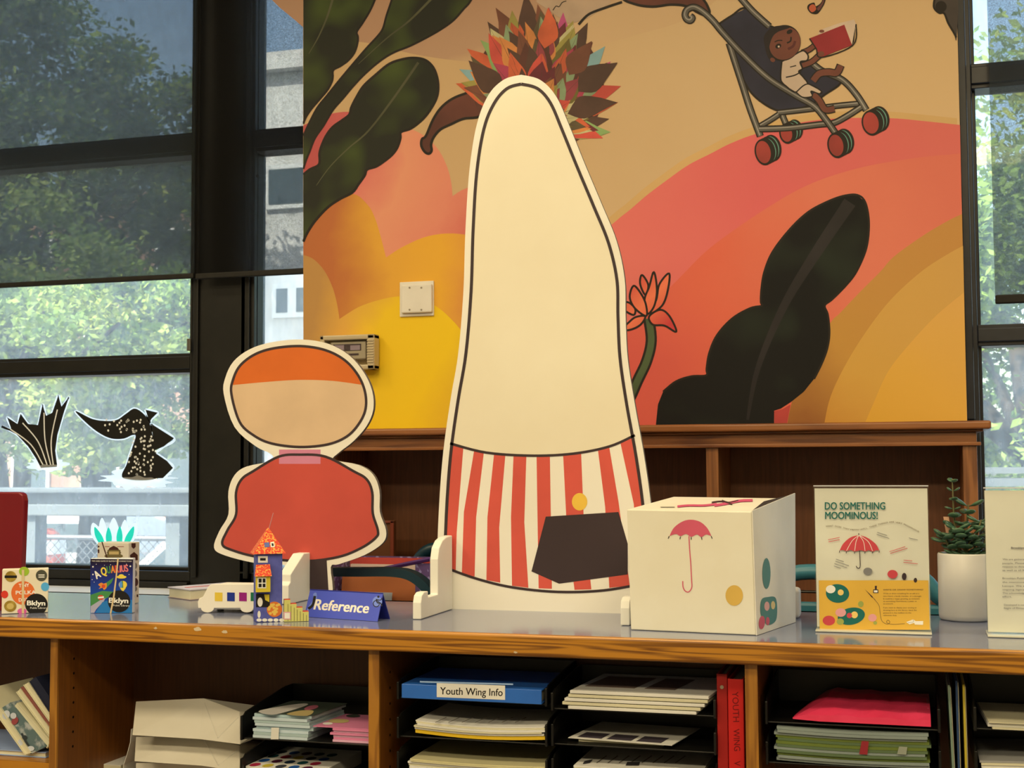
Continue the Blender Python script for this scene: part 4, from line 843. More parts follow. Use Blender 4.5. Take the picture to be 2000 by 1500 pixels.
prints(t, 'rubber_band', pl, [('p', [(229, 1091), (232, 1091), (228, 1130), (224, 1165), (217.5, 1198), (214.5, 1198), (221, 1162), (225.5, 1128)], 0)], [BAND], .0012)
# tan game box behind, turned
fc = PZ(250, 1183, ZT); fl = P(186, 1172, fc.y-.008); fr = Vector((X(250, 1183, fc.y), fc.y, ZT))
yt = 2.80
fl = Vector((X(189, 1170, yt+.004), yt+.004, ZT)); fr = Vector((X(250, 1182, yt), yt, ZT)); rr = Vector((X(271.5, 1178, yt+.05), yt+.05, ZT))
hh = Z(250, 1061, yt)-ZT
t = thing('game_box', 'taller tan game box with a dark crest, behind the space-themed box', 'game box', (fr+fl)/2)
fl.z = fr.z = rr.z = ZT+.0007
MB().obox(fl, fr-fl, rr-fr, (0, 0, hh)).build('box_body', flat('tan box', 214, 194, 150), t, bevel=.0015)
pl = PL(fl-Vector((0, .0004, 0)), (fl-fr).cross(Vector((0, 0, 1)))); pr_ = PL(rr, (rr-fr).cross(Vector((0, 0, 1))))
if pl.N.y > 0: pl = PL(fl, -pl.N)
pr_ = PL(rr, pr_.N if pr_.N.x > 0 else -pr_.N)
DBR, OLV = flat('crest brown', 70, 34, 24), flat('crest olive', 110, 92, 48)
prints(t, 'printed_front', pl, [('p', [(208, 1080), (214, 1070), (222, 1066), (230, 1070), (237, 1080)], 0), ('p', [(210, 1074), (235, 1074), (236, 1086), (209, 1086)], 1), ('f', ell(222, 1086, 18, 5), 1), ('p', [(213, 1077), (232, 1077), (232, 1083), (213, 1083)], 2), ('l', [(199, 1058), (206, 1080), (210, 1092)], 0, 2.2), ('p', [(191, 1066), (194, 1066), (194, 1069), (191, 1069)], 0), ('p', [(191, 1073), (194, 1073), (194, 1080), (191, 1080)], 0), ('p', [(205, 1067), (214, 1067), (214, 1068), (205, 1068)], 3), ('p', [(229, 1067), (242, 1067), (242, 1068), (229, 1068)], 3)], [DBR, OLV, flat('crest gold', 190, 158, 90), flat('crest red', 150, 60, 46)], .0003)
prints(t, 'printed_side', pr_, [('p', [(257, 1061), (265, 1061), (265, 1068), (261, 1072), (257, 1068)], 0), ('p', [(254, 1084), (262, 1078), (269, 1084), (269, 1094), (255, 1095)], 0), ('f', ell(264, 1105, 4, 6), 1), ('f', ell(263, 1120, 5, 7), 1), ('f', ell(265, 1137, 5, 8), 0), ('f', ell(264, 1150, 4, 5), 1), ('p', [(261, 1162), (264, 1162), (264, 1167), (261, 1167)], 0), ('p', [(267, 1161), (270, 1161), (270, 1166), (267, 1166)], 0)], [DBR, flat('side grey', 120, 110, 90)], .0005)
# red bin edge at the far left
yr = 2.60
t = thing('red_bookend', 'dark red rounded panel cut off by the left edge of the view', 'bookend', (X(-40, 1195, yr), yr, ZT))
xr_ = X(17, 1100, yr); zt1 = Z(10, 962, yr); rp_ = [(xr_-.22, ZT+.0007), (xr_-.006, ZT+.0007), (xr_-.004, ZT+.1), (xr_, zt1-.02), (xr_-.003, zt1-.006), (xr_-.012, zt1), (xr_-.22, zt1)]
MB().prism([(x, yr+.05, z) for x, z in rp_], (0, .02, 0)).build('panel_body', mat('deep red plastic', W(118, 8, 18), .3, .5), t, bevel=.004)
MB().box(xr_-.2, xr_-.03, yr+.02, yr+.1, ZT+.0007, ZT+.006).build('base_plate', mat('deep red plastic', W(118, 8, 18), .3, .5), t)

# white van-shaped box with coloured windows, and the thick book lying behind it
fl, fr = PZ(388, 1197, ZT), PZ(503, 1199, ZT); vd = (fr-fl).normalized(); vn = Vector((-vd.y, vd.x, 0)); vp = PL(fl, -vn)
t = thing('van_box', 'white van-shaped cardboard holder with four coloured square windows', 'box', (fl+fr)/2)
vz = lambda x, y: vp.hit(x, y)
vo = [(387, 1190), (386, 1178), (389, 1171), (396, 1168), (406, 1149), (411, 1144), (420, 1143), (503, 1143), (514, 1150), (516, 1176), (516, 1191)]
wheel_ = lambda c_: [(c_+13*math.cos(a), 1190+9*math.sin(a)) for a in (k*math.pi/8 for k in range(9))]
vo = vo+wheel_(482)+wheel_(405)
lowz = min(vz(*q).z for q in vo)
MB().prism([vz(*q)+Vector((0, 0, ZT+.0007-lowz)) for q in vo], vn*.006).build('van_front', WHITEB, t, bevel=.001)
a0, a1 = vz(410, 1190), vz(510, 1190); a0.z = a1.z = ZT+.008
MB().obox(a0+vn*.0065, a1-a0, vn*.085, (0, 0, vz(450, 1143).z-ZT-.01)).build('holder_body', WHITEB, t, bevel=.001)
for x in (420, 475): q = vz(x, 1190); MB().lathe([(.008, 0), (.008, .0075)], (q.x+vn.x*.03, q.y+vn.y*.03, ZT+.0007), 10).build('foot_pad', BLACK, t)
vpf = PL(fl+Vector((0, 0, 0)), -vn)
for x, col_ in ((427, (228, 184, 50)), (451, (28, 48, 112)), (474.5, (150, 24, 98)), (497, (24, 104, 60))):
    prints(t, 'window_square', vpf, [('p', [(x-7.5, 1157), (x+7.5, 1157.5), (x+7.5, 1174.5), (x-7.5, 1174)], 0)], [flat('van %d' % x, *col_)], .0004)
bk = thing('book', 'thick book lying flat behind the van-shaped holder, page edges showing', 'book', PZ(390, 1172, ZT))
q0, q1 = PZ(371, 1173, ZT), PZ(430, 1168, ZT); q0.z = q1.z = ZT+.0007
bd = (q1-q0).normalized(); bn_ = Vector((-bd.y, bd.x, 0)); hb = .026
MB().obox(q0, bd*.17, bn_*.11, (0, 0, .002)).build('cover', flat('bookcover', 176, 150, 120), bk); MB().obox(q0+Vector((0, 0, hb-.002)), bd*.17, bn_*.11, (0, 0, .002)).build('cover', flat('bookcover top', 206, 190, 170), bk)
MB().obox(q0+bd*.003+bn_*.003+Vector((0, 0, .002)), bd*.164, bn_*.104, (0, 0, hb-.004)).build('page_block', PAPERD, bk)
MB().obox(q0+bd*.02+bn_*.05+Vector((0, 0, hb)), bd*.13, bn_*.012, (0, 0, .0006)).build('cover_stripe', flat('stripe red', 190, 80, 60), bk)

# paper tower and paper steps
fl, fr = PZ(500, 1216, ZT), PZ(551, 1214, ZT); fl.z = fr.z = ZT+.0007; td = (fr-fl).normalized(); tn = Vector((-td.y, td.x, 0)); w = (fr-fl).length
BLUEW = mat('paper blue', W(92, 92, 140), .7, .2, W(80, 80, 126), 40); ROOF = mat('paper roof red', W(206, 66, 40), .7, .2, W(228, 150, 60), 260, lo=.5, hi=.6, detail=1); YEL = flat('paper yellow', 216, 184, 44)
t = thing('paper_tower', 'little paper tower model with blue walls and a red pointed roof', 'model house', (fl+fr)/2+tn*w/2)
he = P(497, 1082, fl.y).z-fl.z
MB().obox(fl, fr-fl, tn*w, (0, 0, he)).build('tower_wall', BLUEW, t, bevel=.0006)
ov = .007; r0 = [fl-td*ov-tn*ov, fr+td*ov-tn*ov, fr+td*ov+tn*(w+ov), fl-td*ov+tn*(w+ov)]; r0 = [q+Vector((0, 0, he)) for q in r0]
apx = (fl+fr)/2+tn*w/2; apx.z = P(517, 1029, apx.y).z
MB().add(r0+[apx], [[3, 2, 1, 0], [0, 1, 4], [1, 2, 4], [2, 3, 4], [3, 0, 4]]).build('tower_roof', ROOF, t)
MB().tube([apx-Vector((0, 0, .01)), apx+Vector((.012, 0, .03))], .0009, 6).build('pole', flat('pole pink', 200, 140, 120), t)
tp = PL(fl, -tn)
MB().prism([tp.hit(x, y, .0005) for x, y in ((499, 1126), (527, 1125), (527, 1155), (499, 1156))], -tn*.012).build('window_bay', YEL, t)
a_, b_, c_, d_ = [tp.hit(x, y, .0005) for x, y in ((497, 1125), (529, 1124), (527, 1102), (500, 1103))]
MB().add([a_-tn*.017, b_-tn*.017, c_, d_, a_, b_], [[0, 1, 2, 3], [0, 4, 5, 1], [0, 3, 4], [1, 5, 2], [3, 2, 5, 4]]).build('bay_roof', ROOF, t)
tpb = PL(fl-tn*.0128, -tn)
prints(t, 'bay_window', tpb, [('p', [(503, 1128), (520, 1128), (520, 1149), (503, 1149)], 0), ('p', [(505, 1130), (511, 1130), (511, 1138), (505, 1138)], 1), ('p', [(513, 1130), (518.5, 1130), (518.5, 1138), (513, 1138)], 1), ('p', [(505, 1140), (511, 1140), (511, 1147), (505, 1147)], 1), ('p', [(513, 1140), (518.5, 1140), (518.5, 1147), (513, 1147)], 1)], [WH, BLK], .0002)
rng = random.Random(9)
prints(t, 'wall_print', tp, [('p', [(504, 1086), (523, 1086), (523, 1099), (504, 1099)], 0), ('p', [(508, 1090), (519, 1090), (519, 1095), (508, 1095)], 1), ('p', [(500, 1160), (527, 1160), (527, 1186), (500, 1186)], 1), ('p', [(516, 1161), (526, 1161), (526, 1176), (518, 1172)], 2), ('f', ell(508, 1176, 5, 9), 0), ('f', ell(506, 1200, 3, 7), 0)], [WH, BLK, YEL], .0003)
prints(t, 'flower_print', tp, [('f', ell(536, 1190, 15, 15), 3)]+[('f', ell(536+rng.uniform(-11, 11), 1190+rng.uniform(-11, 11), 3, 2.6, 0, 8), 4) for k in range(16)]+[('f', ell(506+k*11, 1211, 5, 3.2, 0, 10), 0) for k in range(5)], [WH, BLK, YEL, flat('flower orange', 214, 110, 40), flat('flower yellow', 226, 178, 70)], .0003)
rp = PL((r0[0]+r0[1]+apx)/3, (r0[1]-r0[0]).cross(apx-r0[0])); rp = rp if rp.N.y < 0 else PL(rp.O, -rp.N)
prints(t, 'roof_window', rp, [('p', [(516, 1060), (526, 1059), (527, 1068), (517, 1069)], 0), ('p', [(528, 1059), (535, 1058), (537, 1068), (529, 1069)], 1), ('p', [(530, 1061), (534, 1061), (535, 1066), (531, 1067)], 2)], [flat('roof pane', 90, 96, 130), WH, BLK], .0005)
t = thing('paper_steps', 'small yellow paper staircase beside the paper tower', 'model stairs', PZ(577, 1214, ZT))
s0, s1 = PZ(555, 1215, ZT), PZ(603, 1213.5, ZT); s0.z = s1.z = ZT+.0007; sd = (s1-s0); sn_ = Vector((-sd.y, sd.x, 0)).normalized(); spl = PL(s0, -sn_)
for k, yy in enumerate((1172, 1180, 1187, 1195)):
    a = s0+sd*(k/4); h = spl.hit(560+12*k, yy).z-a.z
    MB().obox(a, sd*.249, sn_*.03, (0, 0, h)).build('step', flat('step yellow', 206, 190, 92), t)
    MB().obox(a+sn_*.003+Vector((0, 0, h)), sd*.249, sn_*.02, (0, 0, .0006)).build('step_runner', flat('step red', 190, 50, 36), t)
prints(t, 'step_lines', spl, [('p', [(556+k*6, 1176+k*3.6), (557+k*6, 1176+k*3.6), (557+k*6, 1213), (556+k*6, 1213)], 0) for k in range(1, 8)]+[('p', [(554, 1195), (568, 1195), (568, 1210), (554, 1210)], 1), ('p', [(556, 1197), (566, 1197), (566, 1208), (556, 1208)], 2)], [flat('step line', 120, 110, 50), flat('step pink', 214, 150, 130), WH], .0003)

# Reference tent sign
a, b, b2 = PZ(594, 1205, ZT), PZ(737, 1214.5, ZT), PZ(762, 1209, ZT)
a.z = b.z = b2.z = ZT+.0007; a2 = a+(b2-b); mr = (b+b2)/2; ml = (a+a2)/2
zr_ = P(748, 1158, mr.y).z; mr = Vector((P(748, 1158, mr.y).x, mr.y, zr_)); ml = mr+(a-b); ml.z = zr_
t = thing('tent_sign', 'blue folded tent sign reading Reference on the counter', 'sign', (a+b2)/2)
BLUES = mat('sign blue', W(66, 76, 150), .45, .4, W(62, 72, 144), 10); BLUED = mat('sign blue back', W(40, 46, 110), .5, .3)
nf = (b-a).cross(ml-a).normalized(); nf = nf if nf.y < 0 else -nf
MB().prism([a, b, mr, ml], -nf*.0018).build('front_panel', BLUES, t); MB().prism([a2, b2, mr, ml], Vector((nf.x, nf.y, -nf.z))*.0018).build('back_panel', BLUED, t)
sp_ = PL(a, nf)
prints(t, 'lettering', sp_, [('t', [(612.5, 1190), (719.5, 1197.5), 20], 0, 'Reference', .22, .018)], [mat('sign white', (.85, .84, .8), .5, .3)], .0003)
prints(t, 'sticker', sp_, [('f', ell(737, 1175, 9.5, 10), 1), ('o' if False else 'l', ell(735, 1179, 6, 6, 0, 16)+[(741, 1179)], 0, 1.6), ('l', [(735, 1170), (737, 1177), (743, 1178), (746, 1184)], 0, 2.2), ('f', ell(739, 1165.5, 2.2, 2.2), 0), ('l', [(736, 1171), (743, 1172), (746, 1168)], 0, 1.6)], [BLK, flat('sticker blue', 110, 124, 168)], .0003)
prints(t, 'sticker', sp_, [('f', [(598, 1196), (603, 1184), (611, 1172), (612, 1160), (618, 1158), (619, 1170), (616, 1180), (606, 1189)], 1), ('l', [(602, 1189), (611, 1181), (615, 1164)], 0, 5)], [BLK, flat('sticker blue', 110, 124, 168)], .0003)

# white carton with an umbrella print
FL, FR, BR = PZ(1232, 1230.5, ZT), PZ(1476, 1241.5, ZT), PZ(1552, 1215.5, ZT)
for q in (FL, FR, BR): q.z = ZT+.0007
BL = FL+(BR-FR); FLt = P(1224, 995, FL.y); FRt = PL(FL, (FR-FL).cross(FLt-FL)).hit(1467.5, 999.5)
BLt = FLt+(BL-FL); BLt.z = PL(BL, (0, -1, 0)).hit(1279, 970).z; bRt = FRt+(BLt-FLt); BRt = PL(FR, (FR-BR).cross(FRt-FR)).hit(1551, 963)
BOXW = mat('white carton', W(224, 206, 158), .6, .25, W(220, 201, 152), 8)
t = thing('white_carton', 'square white carton printed with a pink umbrella, at the foot of the tall board', 'carton', (FL+BR)/2)
MB().add([FL, FR, BR, BL, FLt, FRt, bRt, BLt], [[3, 2, 1, 0], [0, 1, 5, 4], [1, 2, 6, 5], [2, 3, 7, 6], [3, 0, 4, 7], [4, 5, 6, 7]]).build('box_body', BOXW, t, bevel=.002)
nr = (FR-BR).cross(FRt-FR).normalized(); nr = nr if nr.x > 0 else -nr
MB().prism([FR+nr*.0004, BR+nr*.0004, BRt+nr*.0004, FRt+nr*.0004+Vector((0, 0, .002))], nr*.002).build('side_flap', mat('carton side', (.80, .79, .74), .6, .25), t)
tn_ = (FRt-FLt).cross(BLt-FLt).normalized(); tn_ = tn_ if tn_.z > 0 else -tn_; tpl = PL(FLt, tn_)
prints(t, 'gap_shade_patch', PL(FRt, tn_), [('p', [(1468, 998), (1492, 979), (1541, 967), (1546, 967)], 0)], [mat('gap shadow card', W(60, 50, 40), .8, .1)], .0006)  # dark patch painted on the top as the shade under the open flap
prints(t, 'top_print', tpl, [('l', [(1323, 989), (1345, 987), (1375, 987), (1400, 984)], 0, 4), ('l', [(1395, 987), (1420, 983), (1445, 978), (1470, 977)], 0, 5), ('l', [(1390, 981), (1410, 979), (1430, 985)], 1, 2.6), ('l', [(1410, 977), (1425, 981), (1442, 977)], 1, 2), ('l', [(1290, 990), (1318, 990)], 2, 1.4)], [flat('print pink', 206, 80, 96), INK, flat('print grey', 160, 146, 110)], .0012)
fp = PL(FL, (FR-FL).cross(FLt-FL)); fp = fp if fp.N.y < 0 else PL(FL, -fp.N)
PINKU = flat('umbrella pink', 208, 84, 90)
umb = half([(1307.5, 1047), (1316, 1031), (1332, 1019), (1349, 1015), (1367, 1019), (1381, 1031), (1389.5, 1047)])+half([(1389.5, 1047), (1379, 1044), (1370, 1049), (1361, 1044), (1350, 1048.5), (1340, 1043), (1329, 1047), (1320, 1043), (1307.5, 1047)])[1:]
prints(t, 'umbrella_print', fp, [('p', umb, 0), ('l', [(1345.5, 1047), (1347, 1075), (1349, 1100), (1350.5, 1130), (1351, 1147), (1345, 1156), (1338, 1154), (1334, 1146), (1333.5, 1135)], 0, 2)]+[('l', [(x, y), (x-2+dx_, y+5)], 1, 1.6) for x, y, dx_ in ((1307, 1047, 0), (1389, 1047, 4), (1329, 1048, 1), (1350, 1049, 2), (1370, 1049, 3))], [PINKU, INK], .0006)
prints(t, 'gold_disc_print', fp, [('f', ell(1434, 1163, 17, 20), 0)], [flat('disc gold', 212, 164, 66)], .0006)
rpn = PL(FR+nr*.0026, nr)
prints(t, 'side_print', rpn, [('f', ell(1497, 1120, 8, 30), 0), ('f', [(1487, 1172), (1500, 1166), (1515, 1168), (1518, 1195), (1514, 1214), (1498, 1220), (1486, 1200)], 0), ('f', ell(1488, 1216, 6, 13, .1), 1), ('f', ell(1499.5, 1213, 3.6, 8), 1), ('f', ell(1498, 1184, 5, 9), 2), ('f', ell(1510, 1182, 4, 8), 3)], [mat('print teal', D(84, 136, 136), .6, .3), mat('print rose', D(206, 96, 122), .6, .3), mat('print pale pink', D(226, 176, 178), .6, .3), mat('print straw', D(226, 206, 150), .6, .3)], .0004)
t = thing('white_block', 'small rounded white foot standing behind the right side of the carton', 'block', PZ(1556, 1206, ZT))
q = PZ(1562, 1209, ZT); MB().box(q.x-.05, q.x, q.y, q.y+.05, ZT+.0007, P(1562, 1150, q.y).z).build('block_body', mat('white block paint', (.8, .8, .78), .5, .3), t, bevel=.008, seg=3)

# acrylic sign holders
def holder(label, bl, brx, tlx, ty, Y):
    t = thing('sign_holder', label, 'sign holder', (X(bl, 1236, Y), Y, ZT)); x0, x1 = X(bl, 1236, Y), X(brx, 1236, Y); zt = Z(tlx, ty, Y)
    MB().box(x0, x1, Y, Y+.003, ZT+.006, zt).build('front_sheet', ACRYLIC, t); MB().box(x0, x1, Y+.0052, Y+.008, ZT+.006, zt).build('back_sheet', ACRYLIC, t)
    MB().box(x0, x1, Y, Y+.008, zt, zt+.002).build('top_edge', mat('acrylic edge', W(214, 200, 170), .2, .5), t)
    MB().box(x0, x1, Y-.022, Y+.06, ZT+.0007, ZT+.0045).build('base_sheet', mat('acrylic base', W(214, 198, 150), .15, .5), t, bevel=.001)
    p0 = MB().box(x0+.002, x1-.002, Y+.0032, Y+.005, ZT+.008, zt-.004).build('paper_insert', mat('insert paper', W(242, 222, 174), .7, .2), t)
    return t, PL((0, Y, 0), (0, -1, 0)), x0, x1, zt
Yh = 2.705
t, hp, x0, x1, zt = holder('clear acrylic holder with a cream and yellow poster and a pink umbrella', 1594, 1820, 1589, 950, Yh)
K = lambda x, y: (x/4.838+1580, y/4.838+940)
KK = lambda *a: [K(*q) for q in a]
GRN = flat('poster green', 26, 98, 76); PYEL = flat('poster yellow', 222, 166, 54); TXT = flat('poster text', 108, 84, 46); GTX = flat('poster grey text', 128, 120, 100); PRED = flat('poster red', 200, 66, 62)
off = .0006
sh = [('p', [(1599, 1133.5), (1813, 1133.5), (1816, 1230), (1601, 1230)], 0), ('t', [K(151, 266), K(720, 266), 14], 1, 'DO SOMETHING', 0, .012), ('t', [K(154, 356), K(648, 356), 14], 1, 'MOOMINOUS!', 0, .012)]
wv = [('WHAT', 158, 432, 230, 428), ('DOES', 245, 430, 305, 441), ('THAT', 320, 446, 380, 462), ('MEAN?', 391, 464, 475, 464), ('WELL,', 486, 464, 556, 448), ('THESE', 570, 442, 641, 422), ('THINGS', 655, 416, 746, 394), ('ARE', 757, 393, 806, 391), ('VERY', 815, 394, 882, 406), ('MOOMINOUS:', 893, 410, 1040, 486)]
for w_, xa_, ya_, xb_, yb_ in wv: sh.append(('t', [K(xa_, ya_), K(xb_, yb_), 3.0], 2, w_))
dome = half(KK((290, 655), (322, 592), (390, 532), (470, 512), (548, 532), (630, 592), (665, 655)))+half(KK((665, 655), (635, 652), (602, 664), (565, 652), (530, 662), (490, 652), (432, 662), (392, 650), (355, 660), (322, 650), (290, 655)))[1:]
sh += [('p', dome, 3)]+[('l', KK(*c_), 4, 1.0) for c_ in (((470, 512), (410, 560), (355, 655)), ((470, 512), (445, 570), (432, 658)), ((475, 512), (515, 570), (530, 658)), ((478, 512), (560, 570), (602, 660)))]
sh += [('l', KK((471, 510), (470, 490)), 5, 1.4), ('l', KK((478, 655), (482, 730), (484, 800), (474, 822), (456, 818), (446, 800)), 5, 1.5)]+[('l', KK((x, y), (x-3, y+20)), 5, 1.3) for x, y in ((290, 655), (355, 662), (432, 664), (530, 664), (602, 662), (665, 655))]
# small scattered captions too small to read: fine coloured rules
for c_, mi in ((((180, 552), (290, 530)), 3), (((184, 572), (290, 552)), 3), (((645, 482), (738, 512)), 6), (((640, 502), (758, 540)), 6), (((945, 535), (1028, 555)), 6), (((760, 665), (910, 618)), 3), (((768, 682), (930, 632)), 3), (((895, 745), (975, 752)), 3), (((893, 766), (1028, 780)), 3), (((255, 735), (330, 760)), 6), (((250, 755), (378, 798)), 6), (((240, 778), (360, 818)), 6), (((236, 800), (300, 822)), 6)): sh.append(('l', KK(*c_), mi, 1.1))
sh += [('f', [K(*q) for q in ell(790, 878, 48, 40, .1)], 3), ('f', [K(*q) for q in ell(556, 850, 42, 34)], 6), ('f', [K(*q) for q in ell(900, 900, 22, 34)], 5), ('f', [K(*q) for q in ell(1006, 935, 16, 22)], 5)]
sh += [('f', [K(*q) for q in ell(270, 1060, 110, 88, .1)], 1), ('f', [K(*q) for q in ell(205, 1020, 45, 38)], 7), ('f', [K(*q) for q in ell(300, 1050, 28, 28)], 8), ('f', [K(*q) for q in ell(400, 1275, 130, 80, -.2)], 1), ('f', [K(*q) for q in ell(300, 1240, 50, 40)], 9), ('f', [K(*q) for q in ell(430, 1262, 32, 32)], 8),
       ('f', [K(*q) for q in ell(188, 1316, 58, 46)], 3), ('f', [K(*q) for q in ell(382, 1268, 25, 25)], 3), ('f', [K(*q) for q in ell(296, 1326, 34, 30)], 10), ('f', [K(*q) for q in ell(600, 1290, 40, 36)], 9), ('f', [K(*q) for q in ell(490, 1160, 26, 28)], 10), ('f', [K(*q) for q in ell(626, 1338, 18, 16)], 10)]
sh += [('p', KK((528, 1020), (600, 1088), (612, 1108), (592, 1096)), 5), ('l', KK((600, 1095), (626, 1122)), 2, 1.0), ('p', KK((608, 1022), (654, 1022), (656, 1056), (606, 1056)), 5), ('p', KK((614, 1030), (648, 1030), (648, 1050), (614, 1050)), 4), ('p', KK((622, 988), (642, 988), (640, 1022), (624, 1022)), 5), ('l', KK((612, 1108), (660, 1170), (672, 1240), (690, 1320), (740, 1350), (765, 1330), (745, 1312), (735, 1335), (790, 1352), (905, 1345)), 2, .8), ('p', KK((918, 1330), (985, 1306), (1022, 1330), (950, 1352)), 4), ('p', KK((990, 1322), (1080, 1320), (1078, 1356), (1000, 1354)), 4), ('l', KK((935, 1335), (985, 1330), (985, 1308)), 2, .6)]
sh += [('t', [K(700, 1032), K(1078, 1030), 2.6], 2, 'WRITE OR DRAW SOMETHING!', 0, .01)]
for y, xe, tx in ((1066, 1042, 'Write or draw something for an old or a'), (1091, 1066, 'new friend, a family member, or a stranger.'), (1116, 1045, 'It could be a happy greeting, an invitation'), (1140, 1020, 'to something Moominous, a poem or'), (1163, 795, 'an artwork.'), (1200, 1018, 'If you want to display your writing or'), (1224, 1018, 'drawing here at the library, leave the'), (1249, 966, 'postcard in the mailbox on the'), (1273, 832, 'reference desk.')): sh.append(('t', [K(702, y), K(xe, y), 2.6], 2, tx))
prints(t, 'poster_print', hp, sh, [PYEL, GRN, TXT, PRED, WH, INK, GTX, flat('poster cream flower', 236, 220, 176), flat('poster flower yellow', 236, 190, 90), flat('poster pink', 226, 150, 128), flat('poster olive', 156, 156, 66)], .0002)
t, hp, x0, x1, zt = holder('acrylic holder with a typed white sheet at the right edge of the counter', 1928, 2152, 1920, 954, Yh-.004)
sh = [('t', [(1975, 1072), (2000, 1072), 4], 0, 'Brooklyn', 0, .02)]
for y, xe, tx in ((1094, 2004, 'We are gathered'), (1101.5, 2001, 'people. Please'), (1108.5, 2003, 'respects to those'), (1115.5, 2002, 'as well as all fu'), (1131, 2003, 'Brooklyn Public'), (1138.5, 2002, 'the intentional'), (1146, 2001, 'Lenape. We a'), (1153, 2001, 'ongoing legacy'), (1160, 2003, 'This acknowledge'), (1167, 1976, 'effort.'), (1183, 2002, 'Developed in con'), (1189.5, 2003, 'Night of Philoso')): sh.append(('t', [(1958 if y < 1175 else 1961, y), (xe, y), 3.4], 0, tx))
prints(t, 'typed_text', hp, sh, [flat('typed grey', 96, 88, 74)], .0002)

# plant
pc_ = PZ(1888, 1216, ZT); pr2 = .0535; pcx, pcy = pc_.x, pc_.y+pr2
zp = P(1888, 1083, pcy-pr2).z-ZT
t = thing('potted_succulent', 'jade-leaved succulent in a white cylinder pot between the two sign holders', 'plant', (pcx, pcy, ZT))
POT = mat('white ceramic', (.74, .73, .70), .3, .5)
MB().lathe([(pr2-.004, .0007), (pr2-.001, .004), (pr2, .012), (pr2, zp-.003), (pr2-.002, zp), (pr2-.006, zp-.001), (pr2-.007, zp-.025)], (pcx, pcy, ZT), 48).build('pot', POT, t, smooth=True)
MB().lathe([(pr2-.008, zp-.024), (pr2-.008, zp-.02)], (pcx, pcy, ZT), 32).build('soil', mat('soil', D(50, 38, 28), .95, .1, D(30, 24, 18), 200), t)
LEAFG = mat('jade leaf', D(78, 112, 82), .28, .5, D(56, 90, 70), 30); STEMG = mat('jade stem', D(98, 96, 60), .6, .3)
R = random.Random(21); base = Vector((pcx, pcy, ZT+zp-.02)); nl = 0
lm = None
def leafobj(p, d, ln, wd):
    global lm
    if lm is None:
        m_ = MB(); prof = [(0, .05), (.15, .3), (.4, .85), (.65, 1), (.85, .8), (1, .12)]; n = 8; o = 0
        for (q, r_) in prof: m_.v += [Vector((q, r_*.32*math.cos(k*2*math.pi/n), r_*.11*math.sin(k*2*math.pi/n)+.12*q*q)) for k in range(n)]
        for i in range(len(prof)-1):
            for k in range(n): m_.f.append([i*n+k, i*n+(k+1) % n, (i+1)*n+(k+1) % n, (i+1)*n+k]); m_.m.append(0)
        m_.f += [[k for k in range(n)][::-1], [(len(prof)-1)*n+k for k in range(n)]]; m_.m += [0, 0]
        BASE['__leaf'] = Vector(); lm = bpy.data.meshes.new('leaf'); lm.from_pydata([tuple(q) for q in m_.v], [], m_.f); lm.materials.append(LEAFG); lm.polygons.foreach_set('use_smooth', [True]*len(m_.f))
    o = bpy.data.objects.new('leaf', lm); COL.objects.link(o); o.parent = t
    d = d.normalized(); o.rotation_mode = 'QUATERNION'; o.rotation_quaternion = d.to_track_quat('X', 'Z'); o.location = p-BASE[t.name]; o.scale = (ln, wd, wd)
pp = PL((0, pcy, 0), (0, -1, 0))
stems = [((1868, 1086), (1866, 1040), (1862, 990), (1860, 935)), ((1885, 1086), (1886, 1050), (1890, 1010), (1892, 985)), ((1900, 1086), (1905, 1050), (1916, 1015)), ((1875, 1086), (1870, 1050), (1866, 1030)), ((1905, 1086), (1925, 1055), (1940, 1030)), ((1888, 1086), (1880, 1055), (1878, 1040)), ((1882, 1086), (1892, 1060), (1899, 1040)), ((1865, 1086), (1850, 1060), (1846, 1045))]
for si_, sp3 in enumerate(stems):
    dy = [0, .012, -.01, -.028, .01, -.03, -.02, -.01][si_]
    q = [pp.hit(*z)+Vector((0, dy*(i/(len(sp3)-1)), 0)) for i, z in enumerate(sp3)]; q[0].z = base.z
    MB().tube(q, [.0032-.0006*i for i in range(len(q))], 6).build('stem', STEMG, t, smooth=True)
    tot = 8 if si_ == 0 else 5
    for k in range(tot):
        f_ = (k+.7)/tot if si_ else .15+.85*(k+.6)/tot; seg_ = min(int(f_*(len(q)-1)), len(q)-2); u_ = f_*(len(q)-1)-seg_; p = q[seg_].lerp(q[seg_+1], min(u_, 1))
        a0_ = (k % 2)*math.pi/2+R.uniform(-.4, .4); small = .55 if (si_ == 0 and f_ > .6) else 1
        for s_ in (0, math.pi):
            a_ = a0_+s_; leafobj(p, Vector((math.cos(a_), math.sin(a_), .25+.5*R.random()*(f_ > .8)-.15*R.random())), R.uniform(.026, .036)*small, R.uniform(.034, .044)*small)
st_ = thing('plant_stake', 'pale wooden stake pushed into the succulent pot', 'stake', pp.hit(1852, 1085)); 
q0, q1 = pp.hit(1856, 1084)+Vector((0, .012, 0)), pp.hit(1843, 1010)+Vector((0, .02, 0)); q0.z = base.z+.004
MB().obox(q0, (.011, 0, 0), (0, .003, 0), q1-q0).build('stake_body', flat('stake wood', 206, 150, 100), st_)

